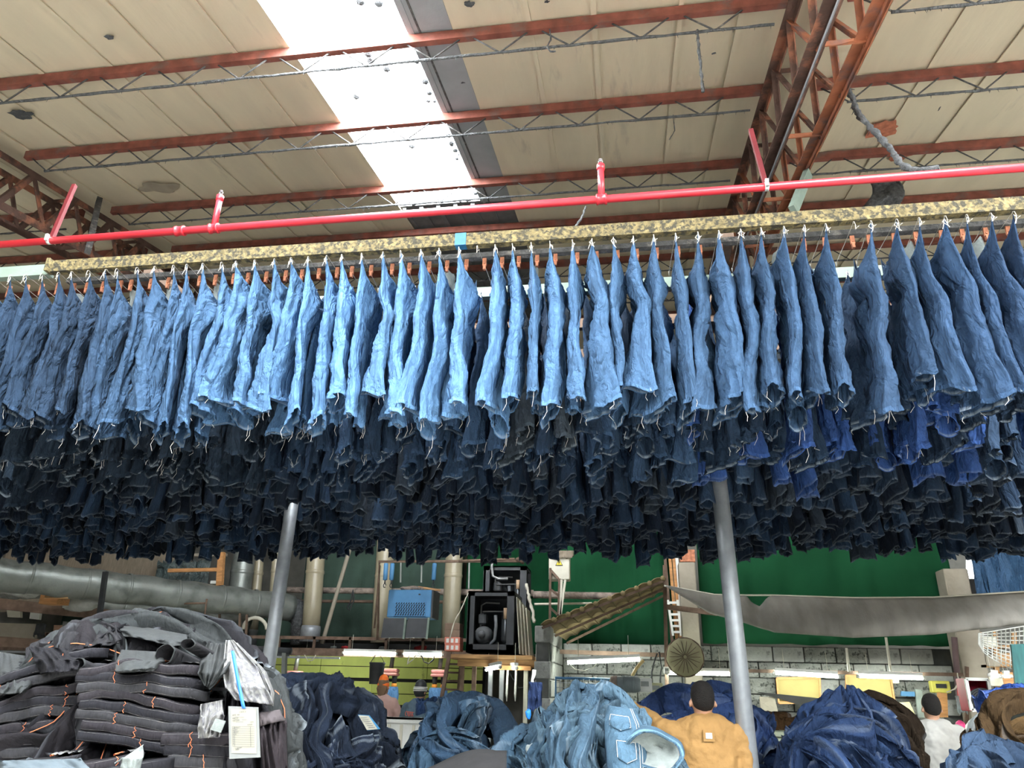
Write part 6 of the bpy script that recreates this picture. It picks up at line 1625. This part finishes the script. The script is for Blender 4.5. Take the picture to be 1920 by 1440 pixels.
def person(lab, base, yaw, H, arms, shirt_m, shirt_c, pant_m, pant_c, hair_m, sleeve=1.0, lean=0.0, girth=1.0, head_turn=0.0, collar=False, long_hair=False, voxel=.010, boots=M_black, shirt_name='shirt', bulk=1.0, crop=.0):
    """arms: {side: (elbow, wrist, thumb side)} offsets from the shoulder in body axes; the figure faces +y of its frame"""
    T = frame(base, yaw); g = girth; s = H / 1.72
    t = empty('person', base, lab, 'person')
    X = T(1,0,0) - T(0,0,0); Yv = T(0,1,0) - T(0,0,0)
    ln = lambda z: lean * max(0, z - .9)
    P = lambda x, y, z: T(x * s, y * s + ln(z * s), z * s)
    hr = .098 * s
    head = P(0, .02, 1.60)
    sk = [(P(0,.01,1.40), P(0,.015,1.52), .058*s, .056*s), (P(0,.012,1.565), P(0,.014,1.630), .077*s, .086*s, (.9, 1.0), X), (P(0,.03,1.50), P(0,.06,1.535), .056*s, .06*s, (.9, 1), X)]
    sk += [(P(0,.105,1.575), P(0,.118,1.555), .011*s, .016*s), (P(-.083,.01,1.58), P(-.087,.0,1.565), .016*s, .015*s, (.6, 1.4), X), (P(.083,.01,1.58), P(.087,.0,1.565), .016*s, .015*s, (.6, 1.4), X)]
    sk += [(P(0,-.005,1.0), P(0,.0,1.36), .115*s*g, .13*s*g, (1.28, .82), X), (P(0,.0,.90), P(0,.0,1.0), .12*s*g, .118*s*g, (1.3, .9), X), (P(-.13*g,0,1.385), P(.13*g,0,1.385), .062*s, .062*s)]
    legs = [(P(-.09,0,.88), P(-.10,.02,.48), .085*s*g, .056*s), (P(-.10,.02,.48), P(-.105,-.01,.08), .054*s, .038*s), (P(.09,0,.88), P(.10,.02,.48), .085*s*g, .056*s), (P(.10,.02,.48), P(.105,-.01,.08), .054*s, .038*s)]
    sk += legs
    sh = [(P(0,-.008,1.0), P(0,-.002,1.36), .133*s*g, .150*s*g, (1.28, .88), X), (P(0,-.005,.88), P(0,-.005,1.0), .140*s*g, .134*s*g, (1.25, .88), X), (P(-.135*g,-.005,1.375), P(.135*g,-.005,1.375), .078*s, .078*s), (P(-.06,0,1.42), P(.06,0,1.42), .052*s, .052*s, (1, 1))]
    for side in (-1, 1):
        el, wr, th = arms[side]
        S0 = P(side * .185 * g, 0, 1.375); E = S0 + (T(*[q * s for q in el]) - T(0,0,0)); Wr = S0 + (T(*[q * s for q in wr]) - T(0,0,0))
        sk += [(S0, E, .050*s, .040*s), (E, Wr, .039*s, .026*s)]
        sk += fingers(Wr, Wr - E, T(*th) - T(0,0,0), s)
        if sleeve >= 1: sh += [(S0, E, .072*s*bulk, .062*s*bulk), (E, E.lerp(Wr, .93), .060*s*bulk, .042*s*bulk)]
        else: sh += [(S0, S0.lerp(E, sleeve), .078*s, .074*s)]
    blob('body', sk, M_skin, t, voxel, 4)
    blob(shirt_name, sh, shirt_m, t, voxel * 1.1, 8, shirt_c, .040)
    pl = [(a_, b_, r0 + .020, r1 + (.028 if i % 2 == 0 else .030)) for i, (a_, b_, r0, r1) in enumerate(legs)] + [(P(0,0,.84), P(0,0,.93), .132*s*g, .128*s*g, (1.25, .92), X)]
    blob('trousers', pl, pant_m, t, voxel * 1.2, 6, pant_c, .02)
    blob('shoe', [(P(-.105,-.05,.045), P(-.11,.14,.04), .045*s, .036*s, (1, .9), X)], boots, t, .012, 3); blob('shoe', [(P(.105,-.05,.045), P(.11,.14,.04), .045*s, .036*s, (1, .9), X)], boots, t, .012, 3)
    for sd_ in (-1, 1):
        MB().lathe(P(sd_*.032,.098,1.59), [(.002,-.008),(.010,-.004),(.011,.002),(.004,.007)], 10, 'Y').build('eye', M_black, t)
    MB().tube([P(-.022,.108,1.522), P(0,.116,1.519), P(.022,.108,1.522)], .0045, 6).build('mouth', mat('lip', (.36,.15,.12), .6), t)
    if hair_m is not None:
        hr_ = [(P(0,-.016,1.600), P(0,-.006,1.638), .084*s, .087*s, (.93, 1.04), X), (P(0,-.026,1.578), P(0,-.030,1.60), .056*s, .064*s, (1.12, 1), X)]
        if long_hair: hr_ += [(P(0,-.05,1.48), P(0,-.045,1.56), .045*s, .07*s, (1.2, .7), X)]
        blob('hair', hr_, hair_m, t, .009, 3, None, .006)
    return t, P, X, Yv
M_tan = mat('tan_jacket_cotton', (.34,.195,.07), .85, var=.10, scale=5, bump=1.0, bscale=11)
M_hair = mat('black_hair', (.016,.014,.013), .8, var=.2, scale=60, bump=.8, bscale=220)
M_wt = mat('white_cotton', (.42,.415,.385), .9, var=.04, scale=5, bump=.3, bscale=9)
M_pinkt = mat('pink_cotton', (.42,.27,.24), .9, var=.05, bump=.3, bscale=12)
M_greyt = mat('dark_grey_blue_cotton', (.085,.13,.17), .9, var=.08, bump=.3, bscale=12)
def ground(px, py, Y): p = W(px, py, Y); return (p.x, p.y, 0)
# man in the tan jacket: left arm stretched out over the pile
Ym = 5.55; hd = W(1305,1276,Ym); hh_ = hd.z
t, P, X, Yv = person('man in a tan jacket seen from behind, reaching over the light blue pile', (W(1318,1300,Ym).x, Ym, 0), .12, hh_ * 1.0,
    {-1: ((-.17,.19,.10), (-.30,.36,.20), (0,0,1)), 1: ((.05,-.02,-.30), (.07,.12,-.55), (0,1,0))}, M_tan, (1,1,1), M_denim, (.03,.04,.07), M_hair, 1.0, .04, 1.14, voxel=.009, shirt_name='jacket', bulk=1.08)
nb_ = P(0, -.115, 1.405)
MB().tube([P(.075*cos(a), -.012 + .075*sin(a)*.95 - .02, 1.425 + .012*sin(a)) for a in [k*pi/12 for k in range(24)]], .020, 8, False, True).build('collar', M_tan, t)
pq = P(-.01, -.158, 1.385); zr = Vector((0,0,1)); 
def lozenge(w, h, o, m, n): 
    q_ = [pq + X * a * w + zr * b * h + Yv * (o) for a, b in ((-1,1),(1,1),(1,-1),(-1,-1))]; return quadbox(q_, .008, m, n, t)
lozenge(.036, .034, -.004, M_tan, 'back_tab'); lozenge(.020, .017, -.010, M_white, 'brand_label'); 
for k in range(3): MB().beam(pq + X * (-.012 + k * .009) + Yv * -.0115 + zr * .008, pq + X * (-.008 + k * .009) + Yv * -.0115 + zr * -.008, .0014, .0014).build('label_mark', M_ink, t)
# man in the white T-shirt
Yw = 7.9; hz = W(1745,1300,Yw).z
t, P, X, Yv = person('man in a white T-shirt seen from behind, standing beside the dark brown heap', ground(1760,1400,Yw), .05, hz,
    {-1: ((-.06,.0,-.29), (-.03,.03,-.54), (0,1,0)), 1: ((.10,.03,-.27), (.15,.16,-.46), (0,1,0))}, M_wt, (1,1,1), M_denim, (.09,.14,.19), M_hair, .62, .01, 1.02, shirt_name='t_shirt')
# worker in pink with an orange hood, worker in cap
Yp = 11.4; hp = W(716,1269,Yp).z
t, P, X, Yv = person('worker seen from behind in a pink top and bright orange beanie', ground(716,1300,Yp), -.1, hp,
    {-1: ((-.09,.06,-.26), (-.06,.26,-.34), (0,0,1)), 1: ((.11,.05,-.25), (.10,.28,-.30), (0,0,1))}, M_pinkt, (1,1,1), M_denim, (.25,.25,.27), mat('fair_hair', (.16,.10,.06), .8), 1.0, .05, .95, long_hair=True, voxel=.012, shirt_name='pink_top')
blob('beanie', [(P(0,-.005,1.615), P(0,-.01,1.685), .097, .075, (.92, 1.02), X), (P(0,-.02,1.70), P(0,-.03,1.72), .05, .03)], mat('orange_knit', (.85,.18,.03), .8), t, .01, 3)
Yq = 10.9; hq = W(788,1277,Yq).z
t, P, X, Yv = person('worker seen from behind in a dark printed T-shirt and striped cap', ground(779,1300,Yq), -.35, hq * .995,
    {-1: ((-.09,.05,-.26), (-.07,.26,-.32), (0,0,1)), 1: ((.10,.05,-.26), (.06,.27,-.32), (0,0,1))}, M_greyt, (1,1,1), M_denim, (.03,.04,.07), M_hair, .65, .16, .98, voxel=.012, shirt_name='t_shirt')
blob('cap', [(P(0,-.0,1.60), P(0,.0,1.665), .098, .088, (.92, 1.04), X), (P(0,.10,1.612), P(0,.145,1.60), .055, .05, (1.1, .18), X)], M_black, t, .008, 3)
for k in (-1, 0, 1): MB().tube([P(.099*cos(a)*.93, .099*sin(a)*1.04, 1.615 + .022*k + .01) for a in [j*2*pi/24 for j in range(24)]], .006 if k else .008, 6, False, True).build('cap_stripe', M_white, t)
# red cross-hatched emblem on the back
em = P(0, -.150, 1.30); M_red = mat('print_red', (.72,.16,.10), .8, bump=0)
m = MB()
for k in range(4):
    m.beam(em + X * (-.05 + k * .026) + zr * .028 + Yv * -.006, em + X * (-.028 + k * .026) + zr * -.030 + Yv * -.004, .007, .006)
m.tube([em + X * (-.066 + .016*cos(a)) + zr * (.004 + .028*sin(a)) + Yv * -.006 for a in [1.0, 1.6, 2.4, 3.1, 3.9, 4.6, 5.2]], .004, 6)
m.tube([em + X * (-.06) + zr * .03 + Yv * -.008, em + X * .06 + zr * .022 + Yv * -.006], .0035, 6); m.build('printed_emblem', M_red, t, kind='stuff')
